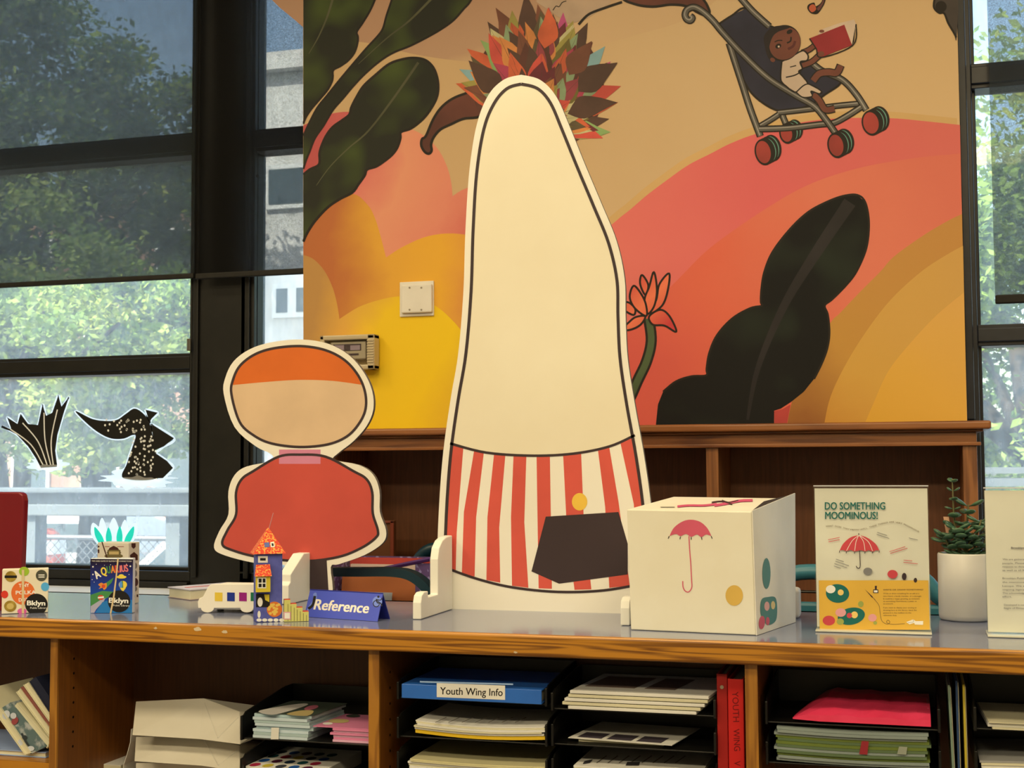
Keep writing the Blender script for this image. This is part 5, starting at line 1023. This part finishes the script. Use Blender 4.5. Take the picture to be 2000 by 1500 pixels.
# ------------------------------------------------------------------ what is kept under the counter
def slant_book(label, poly, Y, depth, cover, page_side, group='books leaning in the left bay'):
    """book leaning in the bay: quad in the front plane (long edges first->second and fourth->third), pages between two boards"""
    p = PL((0, Y, 0), (0, -1, 0)); q = [p.hit(*z) for z in poly]; t = thing('book', label, 'book', sum(q, Vector())/4, group)
    def quad(u0, u1, in_): return [q[0].lerp(q[3], u0), q[1].lerp(q[2], u0), q[1].lerp(q[2], u1), q[0].lerp(q[3], u1)]
    dv = Vector((0, depth, 0))
    MB().prism(quad(0, .14, 0), dv).build('cover', cover, t); MB().prism(quad(.86, 1, 0), dv).build('cover', cover, t)
    MB().prism([z+Vector((0, .003, 0)) for z in quad(.14, .86, 0)], dv*.96).build('page_block', PAPERD, t) if page_side else MB().prism([z+Vector((0, .001, 0)) for z in quad(.14, .86, 0)], dv*.98).build('spine', cover, t)
    return t, p
BG = mat('faded blue green cover', W(92, 106, 92), .6, .3, W(168, 164, 140), 34, lo=.5, hi=.6)
slant_book('thin navy book, the rightmost and steepest in the left bay', [(57, 1331), (96, 1392), (96, 1360), (70, 1322)], 2.562, .17, flat('navy cover', 32, 34, 44), False)
slant_book('cream paperback leaning beneath the navy book', [(45, 1338), (96, 1410), (96, 1393), (55, 1333)], 2.56, .17, PAPERD, True)
slant_book('brown-red paperback between two cream ones', [(40, 1343), (96, 1421), (96, 1411), (46, 1340)], 2.563, .16, flat('brown red cover', 138, 78, 58), False)
slant_book('cream paperback under the brown-red one', [(31, 1352), (96, 1440), (96, 1422), (39, 1345)], 2.56, .17, PAPERD, True)
slant_book('lower cream paperback with a dark jacket edge', [(25, 1381), (92, 1462), (96, 1444), (33, 1373)], 2.558, .17, PAPERD, True)
tb_, p_ = slant_book('blue-green illustrated book with a red flower on its spine', [(-12, 1392), (60, 1473), (90, 1458), (20, 1372)], 2.556, .17, BG, False)
prints(tb_, 'spine_print', PL((0, 2.5556, 0), (0, -1, 0)), [('f', ell(29, 1408, 6, 8, .6), 0), ('f', ell(12, 1396, 7, 9, .4), 1), ('f', ell(26, 1398, 6, 6), 1), ('l', [(42, 1432), (50, 1448), (60, 1462)], 2, 4), ('f', ell(48, 1440, 5, 4), 2), ('f', ell(60, 1462, 7, 5), 1), ('f', ell(40, 1450, 5, 6), 1)], [flat('spine red', 150, 66, 58), flat('spine pale', 196, 190, 168), flat('spine dark', 52, 56, 50)], .0006)
slant_book('cream book lowest of the leaning ones, its page edge forward', [(-40, 1350), (48, 1474), (60, 1471), (-24, 1345)], 2.552, .16, PAPERD, True)
t = thing('book', 'thin pale blue book lying flat under the leaning books', 'book', P(40, 1485, 2.57))
zz = zs1+.0007; MB().box(dx[0][1]+.3, X(92, 1480, 2.57), 2.565, 2.76, zz, zz+.002).build('cover', flat('pale blue cover', 150, 160, 168), t); MB().box(dx[0][1]+.303, X(92, 1480, 2.57)-.003, 2.568, 2.757, zz+.002, zz+.0105).build('page_block', PAPERD, t); MB().box(dx[0][1]+.3, X(92, 1480, 2.57), 2.565, 2.76, zz+.0105, zz+.0125).build('cover', flat('pale blue cover', 150, 160, 168), t)

# three white cartons
CARD = mat('white cartons', W(206, 188, 146), .65, .25, W(200, 181, 138), 5)
def whitebox(label, low, top, zdown=None):
    """folded white box: two sloping faces meeting at an upright crease, ridge behind"""
    Yl, Yt = (2.60, 2.60, 2.575), (2.672, 2.672, 2.645)
    A = [P(*q, y) for q, y in zip(low, Yl)]; B = [P(*q, y) for q, y in zip(top, Yt)]; z = min(q.z for q in A)
    for q in A: q.z = z if zdown is None else zdown
    zr = sum(q.z for q in B)/3
    C = [Vector((q.x+.012*i, 2.80, z_)) for i, q in enumerate((A[0], A[2])) for z_ in (A[0].z, zr-.03)]
    t = thing('white_carton', label, 'carton', (A[0]+A[2])/2, 'white cartons stacked in the second bay')
    MB().add(A+B+C, [[0, 1, 4, 3], [1, 2, 5, 4], [3, 4, 5, 9, 7], [0, 3, 7, 6], [2, 8, 9, 5], [6, 7, 9, 8], [0, 6, 8, 2, 1]]).build('box_body', CARD, t, bevel=.0015)
    n = (A[2]-A[1]).cross(B[1]-A[1]).normalized(); n = n if n.y < 0 else -n
    at_ = lambda u, v: A[1].lerp(A[2], u).lerp(B[1].lerp(B[2], u), v)+n*.0012
    b = MB(); w = Vector((0, 0, .001))
    for p0, p1 in (((.05, .9), (.45, .08)), ((.45, .08), (.97, .8))): b.add([at_(*p0), at_(*p0)+w, at_(*p1)+w, at_(*p1)], [[0, 1, 2, 3]])
    b.build('fold_line', mat('carton crease', W(236, 222, 186), .8, .1), t)
    return z
whitebox('white carton on top of the stack in the second bay', [(258, 1436), (390, 1434), (469, 1451)], [(265, 1370), (397, 1365), (468, 1390)])
whitebox('white carton in the middle of the stack in the second bay', [(262, 1487), (393, 1487), (468, 1502)], [(265, 1439), (394, 1438), (468, 1456)])
whitebox('white carton at the bottom of the stack, mostly below the frame', [(263, 1560), (394, 1560), (468, 1570)], [(265, 1490), (394, 1490), (468, 1506)], zlow+.0007)
t = thing('paper_sheet', 'curled white sheet standing against the carton stack', 'sheet', P(250, 1490, 2.66))
cs = [(238, 1510), (241, 1494), (248, 1472), (254, 1450), (256, 1424)]; sp_ = PL((0, 2.665, 0), (0, -1, 0)); b = MB()
q = [sp_.hit(*z) for z in cs]; q[0].z = zlow+.0007
for i in range(len(q)-1): b.obox(q[i], q[i+1]-q[i], (0, .12, .0), (.0012, 0, 0))
b.build('sheet_body', PAPER, t)
t = thing('paper_pad', 'white pad lying on the shelf left of the carton stack', 'pad', (X(215, 1495, 2.68), 2.72, zlow))
ztp = Z(215, 1493, 2.7); MB().box(X(180, 1495, 2.7), X(236, 1495, 2.7), 2.7, 2.81, zlow+.0007, ztp-.002).build('pad_block', PAPERD, t, bevel=.001); MB().box(X(180, 1495, 2.7), X(236, 1495, 2.7), 2.7, 2.81, ztp-.002, ztp).build('top_sheet', PAPER, t)

TRAYM = mat('black tray plastic', D(11, 11, 11), .4, .4, D(15, 15, 14), 30)
def tray(label, x0, x1, z, h, group, yb=2.79, y0=2.545, raised=0):
    t = thing('letter_tray', label, 'tray', ((x0+x1)/2, y0, z), group)
    MB().box(x0, x1, y0+.01, yb, z-.003, z).build('tray_floor', TRAYM, t, bevel=.001)
    for xs in (x0, x1-.003):
        MB().prism([(xs, y0+.004, z), (xs, y0+.004, z+h*.55), (xs, y0+.02, z+h*.7), (xs, yb-.04, z+h), (xs, yb, z+h), (xs, yb, z)], (.003, 0, 0)).build('side_wall', TRAYM, t)
        MB().box(xs-.001, xs+.004, y0, y0+.012, z-.004, z+h*.62).build('front_post', TRAYM, t, bevel=.001)
    MB().box(x0, x1, yb, yb+.003, z, z+h).build('back_wall', TRAYM, t)
    return t
def stack(name, label, cat, quad, Y, depth, z0, layers, taper=0, bow=0, seed=1, skew=0):
    """pile of sheets: (thickness, material) layers from the bottom up, each bundle slightly shifted"""
    R = random.Random(seed); x0, x1 = quad; t = thing(name, label, cat, ((x0+x1)/2, Y, z0)); z = z0+.0007
    for k, (th, M) in enumerate(layers):
        a, b = R.uniform(-.004, .004), R.uniform(-.004, .004); n = 8; lo, hi = [], []
        for i in range(n+1):
            f = i/n; xx = x0+a+(x1-x0+b)*f; dz = -bow*math.sin(math.pi*f); lo.append((xx, Y+b, z+dz)); hi.append((xx, Y+b, z+dz+th*.93))
        MB().prism(lo+hi[::-1], (skew, depth, 0)).build('sheet_bundle', M, t); z += th
    return t, z
# second bay: tray with greeting cards
tx0, tx1 = X(472, 1400, 2.55), dx[2][0]-.004
zA = Z(590, 1447, 2.555)
tray('upper black letter tray holding cards in the second bay', tx0, tx1, zA, .075, 'black trays in the second bay')
zB = zA-.088; tray('lower black letter tray under the card tray in the second bay', tx0, tx1, zB, .075, 'black trays in the second bay')
GC, GC2 = flat('card grey green', 170, 180, 154), flat('card pale', 196, 200, 176); PK = flat('card pink', 214, 120, 130); PK2 = flat('card pink pale', 226, 164, 160); GD = flat('card dark green', 60, 66, 48)
xa0, xa1 = X(497, 1440, 2.56), X(606, 1440, 2.56); nL = 8
hs = Z(550, 1398, 2.56)-Z(550, 1445, 2.56)
t, zt_c = stack('card_stack', 'stack of grey-green cards with a dark patterned top card', 'cards', (xa0, xa1), 2.56, .15, zA, [(hs/nL, GC if k % 2 else GC2) for k in range(nL)]+[(.0012, GD)], seed=4, skew=.012)
tpc = PL((0, 0, zt_c+.0003), (0, 0, 1))
prints(t, 'card_print', tpc, [('f', [(505, 1389), (545, 1380), (590, 1374), (600, 1377), (560, 1390), (530, 1396)], 0), ('f', [(560, 1395), (585, 1388), (612, 1388), (600, 1398)], 1), ('f', ell(608, 1382, 14, 4, -.2), 2)], [flat('card cream', 206, 190, 156), flat('card gold', 190, 160, 90), flat('card rose', 190, 100, 100)])
prints(t, 'paper_band', PL((0, 2.5545, 0), (0, -1, 0)), [('p', [(530, 1421), (545, 1421), (544, 1444), (529, 1444)], 0)], [PAPER], .0002)
xb0 = X(648, 1440, 2.56); hp_ = Z(690, 1420, 2.56)-Z(690, 1448, 2.56)
t, zt_c = stack('card_stack', 'stack of pink cards beside the divider', 'cards', (xb0, tx1-.008), 2.56, .14, zA, [(hp_/6, PK if k % 2 else PK2) for k in range(6)], seed=5)
zc_ = zt_c
MB().obox((X(612, 1420, 2.56), 2.558, zc_), (tx1-.008-X(612, 1420, 2.56), 0, 0), (.012, .14, 0), (0, 0, .0015)).build('top_card', PK, t)
prints(t, 'card_print', PL((0, 0, zc_+.0018), (0, 0, 1)), [('f', ell(662, 1408, 20, 4), 0), ('f', ell(690, 1398, 14, 3), 1), ('f', ell(640, 1413, 10, 2.4), 2)], [flat('card gold', 190, 160, 90), GD, WH])
t = thing('colour_chart', 'white sheet of coloured ovals in the lower tray of the second bay', 'sheet', P(560, 1490, 2.6))
zq = zB+.028; MB().box(X(480, 1500, 2.56), X(632, 1500, 2.56), 2.56, 2.76, zB+.0007, zq).build('paper_block', PAPER, t)
R = random.Random(2); cc = [(180, 40, 60), (30, 50, 60), (40, 90, 140), (210, 180, 50), (30, 80, 70), (90, 30, 50), (60, 60, 60)]
prints(t, 'colour_oval', PL((0, 0, zq+.0003), (0, 0, 1)), [('f', [(0, 0)]*3, 0)][:0], [PAPER]) if False else None
for i in range(5):
    for j in range(4):
        x = X(480, 1500, 2.56)+.014+i*.03; y = 2.575+j*.042; k = (i*3+j*2) % 7
        MB().poly([(x+.011*math.cos(a_), y+.016*math.sin(a_), zq+.0004) for a_ in (u*math.pi/6 for u in range(12))]).build('colour_oval', flat('oval %d' % k, *cc[k]), t)

# third bay: two columns of trays
LA0, LA1 = X(777, 1400, 2.55), X(1069, 1400, 2.55); RA0, RA1 = X(1078, 1400, 2.55), X(1398, 1400, 2.55)
zl_ = [Z(920, y, 2.556) for y in (1367, 1444, 1512)]; zr_l = [Z(1240, y, 2.556) for y in (1390, 1460, 1528)]
nm = ['top', 'middle', 'bottom']
for k in range(3):
    tray('%s black letter tray of the left column in the third bay' % nm[k], LA0, LA1, zl_[k], (.062 if k else .05), 'black trays in the third bay')
    tray('%s black letter tray of the right column in the third bay' % nm[k], RA0, RA1, zr_l[k], (.062 if k else .05), 'black trays in the third bay')
# blue binder
t = thing('ring_binder', 'blue ring binder lying in a tray, its spine labelled Youth Wing Info', 'binder', P(920, 1367, 2.548))
BB_ = mat('binder blue', W(46, 100, 156), .3, .5, W(42, 92, 146), 10); z0 = zl_[0]+.0007; x0, x1 = X(785, 1350, 2.54), X(1058, 1350, 2.54); hb = Z(920, 1336, 2.54)-Z(920, 1364, 2.54)
MB().box(x0, x1, 2.538, 2.542, z0, z0+hb).build('spine', BB_, t, bevel=.001); MB().box(x0, x1, 2.542, 2.76, z0, z0+.003).build('cover', BB_, t, bevel=.001); MB().box(x0, x1, 2.542, 2.76, z0+hb-.003, z0+hb).build('cover', BB_, t, bevel=.001)
MB().box(x0+.006, x1-.006, 2.545, 2.755, z0+.003, z0+hb-.004).build('page_block', PAPERD, t)
lp = PL((0, 2.5378, 0), (0, -1, 0))
prints(t, 'spine_label', lp, [('p', [(853, 1334), (986.5, 1339), (986.5, 1367), (853, 1361.5)], 0), ('t', [(859.5, 1356), (981.5, 1359.5), 14], 1, 'Youth Wing Info', 0, .008)], [PAPER, BLACKINK], .0003)
MB().obox(lp.hit(820, 1333, .0006), lp.hit(1002, 1338)-lp.hit(820, 1333), (0, .0005, 0), (0, 0, .003)).build('sleeve_edge', mat('clear sleeve', W(150, 170, 180), .2, .5), t)
# papers
YW_ = flat('yellow paper', 226, 176, 30); PB = flat('buff paper', 206, 186, 122)
t, z = stack('paper_stack', 'stack of white handouts on yellow sheets in the middle left tray', 'papers', (X(812, 1430, 2.55), LA1-.006), 2.55, .2, zl_[1]+.007, [(.008, YW_)]+[(.0045, PAPER), (.0035, PAPERD)]*2+[(.002, PAPER)], bow=.006, seed=8)
prints(t, 'typed_text', PL((0, 0, z+.0004), (0, 0, 1)), [('l', [(850+k*26, 1411), (872+k*26, 1401)], 0, 1.4) for k in range(7)], [flat('text shade', 120, 106, 80)])
t, z = stack('paper_stack', 'stack of buff papers in the bottom left tray of the third bay', 'papers', (X(800, 1490, 2.55), LA1-.006), 2.55, .2, zl_[2]+.004, [(.006, PAPER), (.005, PAPERD), (.004, PAPER), (.003, PB), (.002, PB)], bow=.003, seed=9)
t = thing('magazine_stack', 'pile of cream brochures in the top right tray of the third bay', 'magazines', P(1240, 1385, 2.55)); z = zr_l[0]+.0007; R = random.Random(12)
xm0, xm1 = X(1102, 1380, 2.55), X(1372, 1380, 2.55)
for k in range(5):
    th = .0075; o_ = [(.008, -.012), (-.004, -.004), (.001, .004), (.008, .01), (.012, .012)][k]
    MB().prism([(xm0+o_[0], 2.548+.002*(k % 2), z), (xm1+o_[1], 2.55, z), (xm1+o_[1], 2.55, z+th*.8), (xm0+o_[0], 2.548+.002*(k % 2), z+th*.8)], (.02, .22, 0)).build('brochure', [PAPER, PAPERD][k % 2], t, bevel=.0008); z += th
MB().obox((xm0+.03, 2.6, z-.0012), (.1, 0, 0), (.02, .13, 0), (0, 0, .0005)).obox((xm0+.15, 2.6, z-.0012), (.06, 0, 0), (.02, .13, 0), (0, 0, .0005)).build('cover_print', flat('brochure brown', 120, 96, 74), t)
t = thing('photo_sheet', 'sheet with six dark photographs in the middle right tray', 'sheet', P(1220, 1440, 2.57)); z = zr_l[1]+.003
sx0, sx1 = X(1106, 1450, 2.56), X(1312, 1452, 2.556)
MB().obox((sx0, 2.575, z+.004), (sx1-sx0, -.018, 0), (.03, .17, .001), (0, 0, .0012)).build('paper_sheet', PAPER, t)
for i in range(3):
    for j in range(2): MB().obox(Vector((sx0+.016+i*.06+j*.009, 2.584-i*.005+j*.062, z+.0053)), (.05, -.0044, 0), (.008, .05, 0), (0, 0, .0003)).build('photograph', flat('photo dark', 76, 64, 60), t)
MB().box(sx0+.02, sx1-.02, 2.58, 2.7, zr_l[1]+.0007, z+.003).build('under_sheets', PAPERD, t)
t, z = stack('paper_stack', 'loose white printed sheets in the bottom right tray of the third bay', 'papers', (X(1120, 1500, 2.55), X(1372, 1500, 2.55)), 2.552, .2, zr_l[2]+.004, [(.004, PAPER), (.004, PAPERD), (.003, PAPER)]*2, seed=13)
prints(t, 'typed_text', PL((0, 0, z+.0004), (0, 0, 1)), [('l', [(1165+k*22, 1490), (1185+k*22, 1476)], 0, 1.6) for k in range(8)]+[('p', [(1142, 1486), (1158, 1483), (1152, 1490), (1138, 1492)], 1), ('p', [(1225, 1488), (1250, 1488), (1248, 1495), (1222, 1495)], 1)], [flat('text shade', 120, 106, 80), flat('text block', 60, 54, 46)])
# red binders
RB1, RB2 = flat('red binder', 200, 30, 22), flat('dark red binder', 160, 26, 18)
def binder(label, xa_, xb_, ytop, Y, M, depth):
    x0, x1 = X(xa_, 1420, Y), X(xb_, 1420, Y); t = thing('ring_binder', label, 'binder', ((x0+x1)/2, Y, zlow)); zt = Z(xa_, ytop, Y)
    MB().box(x0, x1, Y, Y+.003, zlow+.0007, zt).build('spine', M, t, bevel=.001); MB().box(x0, x0+.003, Y+.003, Y+depth, zlow+.0007, zt).build('cover', M, t); MB().box(x1-.003, x1, Y+.003, Y+depth, zlow+.0007, zt).build('cover', M, t)
    MB().box(x0+.004, x1-.004, Y+.006, Y+depth-.01, zlow+.002, zt-.008).build('page_block', PAPERD, t)
    return t, x0, x1, zt
t, x0, x1, zt = binder('red binder standing next to the tray, a metal ring on its spine', 1401, 1421.5, 1316, 2.556, RB2, .2)
MB().tube([((x0+x1)/2, 2.5565, Z(1411, 1342, 2.556)), ((x0+x1)/2, 2.5545, Z(1411, 1342, 2.556))], .0036, 14).build('finger_ring', mat('ring metal', D(190, 180, 160), .3, .5, metal=.7), t)
t, x0, x1, zt = binder('bright red binder handwritten YOUTH WING beside the oak divider', 1422.5, 1453, 1326, 2.55, RB1, .2)
prints(t, 'handwriting', PL((0, 2.55, 0), (0, -1, 0)), [('t', [(1430, 1351), (1432, 1410), 12], 0, 'YOUTH'), ('t', [(1432, 1424), (1434, 1467), 12], 0, 'WING'), ('t', [(1434, 1486), (1434, 1496), 12], 0, 'V')], [flat('marker maroon', 110, 10, 12)], .0004)
# fourth bay
FA0, FA1 = X(1496, 1420, 2.55), X(1836, 1420, 2.55)
zf_ = [Z(1660, y, 2.556) for y in (1412, 1492)]
FA0 = max(FA0, dx[3][1]+.004)
tray('upper black letter tray in the fourth bay, under the pink folder', FA0, FA1, zf_[0]-.004, .062, 'black trays in the fourth bay')
tray('lower black letter tray in the fourth bay, full of green magazines', FA0, FA1, zf_[1]-.004, .062, 'black trays in the fourth bay')
t = thing('plastic_folder', 'bright pink plastic folder in clear wrapping on top of the tray', 'folder', P(1680, 1420, 2.55)); R = random.Random(4)
PKF = mat('pink folder', W(238, 62, 82), .3, .5, W(226, 52, 70), 12)
fx0, fx1 = X(1547, 1400, 2.548), X(1818, 1410, 2.548); zb2 = zf_[0]; n = 10; vs, fs = [], []
prof = [(0, .012), (.02, .022), (.06, .03), (.13, .034), (.2, .03)]
for j, (dy, hz) in enumerate(prof):
    for i in range(n+1):
        f = i/n; hh_ = hz*(1-.15*f)+.0015*math.sin(i*2.1+j); edge = min(f*7, 1)*.85+.15
        vs.append((fx0+(fx1-fx0)*f+.03*dy/.2*(1-f), 2.55+dy+.012*(1-min(f*5, 1)), zb2+.002+hh_*edge))
for j in range(4):
    for i in range(n): a = j*(n+1)+i; fs.append([a, a+1, a+n+2, a+n+1])
o_ = len(vs); vs += [(v[0], v[1], zb2+.0012) for v in vs]
fs += [[b_+o_ for b_ in f[::-1]] for f in fs]
for i in range(n): fs.append([i+1, i, o_+i, o_+i+1])
for j in range(4): a, b_ = j*(n+1), (j+1)*(n+1); fs.append([a, b_, b_+o_, a+o_]); a, b_ = a+n, b_+n; fs.append([b_, a, a+o_, b_+o_])
MB().add(vs, fs).build('folder_body', PKF, t, smooth=False)
MB().tube([(fx0+(fx1-fx0)*.985, 2.552, zb2+.002), (fx0+(fx1-fx0)*.985, 2.6, zb2+.024), (fx0+(fx1-fx0)*.985, 2.68, zb2+.03)], .0016, 6).build('seam', mat('pink seam', W(240, 120, 120), .3, .5), t)
gcol = [flat('magazine olive', 104, 112, 40), flat('magazine green', 92, 104, 60), flat('magazine grey green', 136, 138, 112), flat('magazine lime', 128, 130, 44)]
ng = 12; hz = (zf_[0]-.012-zf_[1])/ng
t, z = stack('magazine_stack', 'thick stack of green magazines in the lower tray of the fourth bay', 'magazines', (X(1516, 1460, 2.55), X(1812, 1470, 2.55)), 2.55, .2, zf_[1], [(hz, gcol[(2 if k > 8 or k < 2 else k % 2+(2 if k % 5 == 4 else 0)) % 4]) for k in range(ng)], seed=17, bow=.003)
prints(t, 'spine_mark', PL((0, 2.5455, 0), (0, -1, 0)), [('p', [(1683, 1447), (1697, 1448), (1694, 1474), (1678, 1473)], 0), ('p', [(1756, 1458), (1772, 1459), (1770, 1474), (1752, 1473)], 1)], [flat('mark red', 150, 40, 40), flat('mark grey', 150, 146, 110)], .0002)
MB().box(X(1530, 1500, 2.552), X(1800, 1500, 2.552), 2.552, 2.74, zlow+.02, zlow+.03).build('low_sheet', PB, t) if False else None
xw0 = X(1846, 1420, 2.56)
for k, (pa, pb, col_, lab) in enumerate([((1851, 1868), 1338, (120, 132, 96), 'thin grey-green folder standing between the tray columns'), ((1866, 1874), 1330, (44, 64, 84), 'thin dark blue folder standing beside the green one'), ((1880, 1889), 1337, (190, 160, 40), 'thin yellow folder standing at the right of three')]):
    Yk = 2.556; a = [P(pa[0], pb, Yk), P(pa[0]+4, pb, Yk)]; b_ = [P(pa[1]+(4 if k == 0 else 2), 1500, Yk), P(pa[1]+(0 if k == 0 else -2), 1500, Yk)]
    t = thing('file_folder', lab, 'folder', P(pa[1], 1500, Yk), 'file folders standing between the trays')
    for q in b_: q.x += (q.x-a[0].x)*.0; q.z = zlow+.0007
    MB().prism([a[0], a[1], b_[0], b_[1]], (0, .2, 0)).build('folder_back', flat('folder %d' % k, *col_), t)
    MB().prism([a[1]+Vector((.0005, .006, -.004)), a[1]+Vector((.0018, .006, -.004)), b_[0]+Vector((.0018, .006, .001)), b_[0]+Vector((.0005, .006, .001))], (0, .19, 0)).build('papers', PAPERD, t)
GA0, GA1 = X(1903, 1420, 2.55), dx[4][0]-.01
zg_ = [Z(1960, y, 2.556) for y in (1424, 1510)]
tray('upper black letter tray right of the standing folders', GA0, GA1, zg_[0], .062, 'black trays right of the folders'); tray('lower black letter tray right of the standing folders', GA0, GA1, zg_[1], .062, 'black trays right of the folders')
stack('paper_stack', 'cream papers in the upper tray at the right edge', 'papers', (X(1934, 1420, 2.55), GA1-.01), 2.55, .2, zg_[0], [(.003, PAPERD), (.008, PAPER), (.002, PAPERD)], seed=22, skew=-.01)
stack('paper_stack', 'curled grey papers in the lower tray at the right edge', 'papers', (X(1916, 1490, 2.55), GA1-.01), 2.55, .2, zg_[1], [(.004, PAPER), (.004, PAPERD), (.005, PAPER), (.004, PAPERD), (.004, flat('grey paper', 150, 140, 116))], seed=23, bow=-.004)

# ------------------------------------------------------------------ stickers on the left window
gp = PL((0, YG-.0006, 0), (0, -1, 0)); DK = mat('sticker black film', D(14, 14, 14), .4, .4)
def film(name, c):
    M = mat(name, tuple(q*.25 for q in c), .5, .3); nt = M.node_tree; t_ = nt.nodes.new('ShaderNodeBsdfTranslucent'); t_.inputs[0].default_value = (*c, 1); ad_ = nt.nodes.new('ShaderNodeAddShader')
    nt.links.new(nt.nodes['Principled BSDF'].outputs[0], ad_.inputs[0]); nt.links.new(t_.outputs[0], ad_.inputs[1]); nt.links.new(ad_.outputs[0], nt.nodes['Material Output'].inputs[0]); return M
DW = film('sticker white film', (.9, .92, .92)); DT = film('sticker teal film', (.015, .6, .42)); DWF = mat('sticker white ink', (.92, .95, .98), .5, .3)
def decal(label, loc, parts):
    t = thing('window_sticker', label, 'sticker', gp.hit(*loc), 'stickers on the left window')
    for k, (nm, pts, M, sm) in enumerate(parts):
        b = MB()
        for p_ in pts:
            if isinstance(p_, tuple): b.line(gp, p_[0], p_[1], .0002+k*.0002, 0)
            else: b.fill(gp, p_, .0002+k*.0002, 0, sm)
        b.build(nm, M, t)
fan = [(3, 833), (22, 838), (14, 815), (34, 828), (40, 808), (55, 828), (74, 830), (83, 790), (90, 812), (102, 806), (114, 772), (120, 794), (135, 775), (124, 808), (112, 850), (108, 880), (112, 912), (80, 914), (70, 895), (55, 872), (32, 848)]
wf = lambda cx, cy, rx, ry, n, sd: [(cx+rx*(1+.16*math.sin(k*2.7+sd)+.1*math.sin(k*5.1))*math.cos(k*2*math.pi/n), cy+ry*(1+.16*math.sin(k*2.7+sd)+.1*math.sin(k*5.1))*math.sin(k*2*math.pi/n)) for k in range(n)]
decal('black fan-shaped sticker with white ribs and white foam on the window', (90, 905), [('white_foam', [wf(92, 908, 38, 12, 22, 1)], DW, True), ('white_border', [(fan+[fan[0]], 5)], DW, False), ('black_fan', [fan], DK, False),
      ('white_rib', [([(20, 838), (60, 868), (84, 908)], 2.2)], DWF, False), ('white_rib', [([(44, 826), (74, 862), (92, 908)], 2.2)], DWF, False), ('white_rib', [([(86, 806), (88, 860), (99, 908)], 2.2)], DWF, False), ('white_rib', [([(112, 800), (100, 860), (104, 908)], 2.2)], DWF, False), ('foam_front', [wf(95, 913, 24, 6, 16, 3)], DW, True)])
R = random.Random(6)
neck = [(241, 934), (248, 905), (258, 875), (265, 852), (258, 850), (240, 857), (212, 855), (180, 836), (147, 803), (180, 818), (206, 822), (228, 820), (246, 808), (262, 798), (278, 806), (290, 822), (298, 850), (303, 890), (306, 934)]
fins = [[(284, 800), (308, 806), (296, 818), (292, 824)], [(296, 828), (340, 856), (320, 872), (301, 880)], [(302, 884), (326, 900), (338, 914), (318, 934), (305, 934)]]
dots = []
while len(dots) < 90:
    x, y = R.uniform(195, 304), R.uniform(806, 930)
    if (y > 852 and 250+(930-y)*.22-6 < x < 299) or (y <= 850 and 205 < x < 285 and abs(y-832) < 13): dots.append([(x+2.0*math.cos(a), y+2.4*math.sin(a)) for a in (k*math.pi/3 for k in range(6))])
decal('black curved sticker dotted with white and edged with fins, on the window', (274, 930), [('white_foam', [wf(272, 934, 68, 20, 30, 2)], DW, True), ('white_border', [(neck+[neck[0]], 5)]+[(f+[f[0]], 5) for f in fins], DW, True), ('black_shape', [neck], DK, True), ('black_fin', [fins[0]], DK, False), ('black_fin', [fins[1]], DK, False), ('black_fin', [fins[2]], DK, False)]+[('white_dots', dots, DWF, False), ('foam_front', [wf(270, 940, 44, 9, 20, 5)], DW, True)])
for o in bpy.data.objects:
    if o.name.startswith('white_dots'): o['kind'] = 'stuff'
pw = lambda cx, tx, ty, w_: [(cx-w_*.5, 1066), (cx-w_+(tx-cx)*.5, (1066+ty)/2), (tx, ty), (cx+w_+(tx-cx)*.5, (1066+ty)/2), (cx+w_*.5, 1066)]
decal('white and teal lotus sticker on the window above the tan game box', (223, 1066), [('white_petal', [pw(203, 199, 1011, 9)], DW, True), ('white_petal', [pw(223, 222, 1011, 11)], DW, True), ('white_petal', [pw(241, 244, 1015, 9)], DW, True), ('white_petal', [pw(200, 182, 1021, 13)], DW, True), ('white_petal', [pw(245, 264, 1021, 13)], DW, True),
      ('teal_petal', [pw(201, 185, 1029, 7)], DT, True), ('teal_petal', [pw(213, 212, 1030, 6)], DT, True), ('teal_petal', [pw(233, 234, 1028, 6)], DT, True), ('teal_petal', [pw(245, 261, 1028, 7)], DT, True)])
kb = thing('mullion_knob', 'small black knob on the column edge seen against the strip window', 'knob', P(507, 345, YP))
kq = P(506, 345, YP-.004); MB().tube([kq, kq+Vector((0, -.012, 0))], .006, 14).build('knob_head', BLACKPAINT, kb)
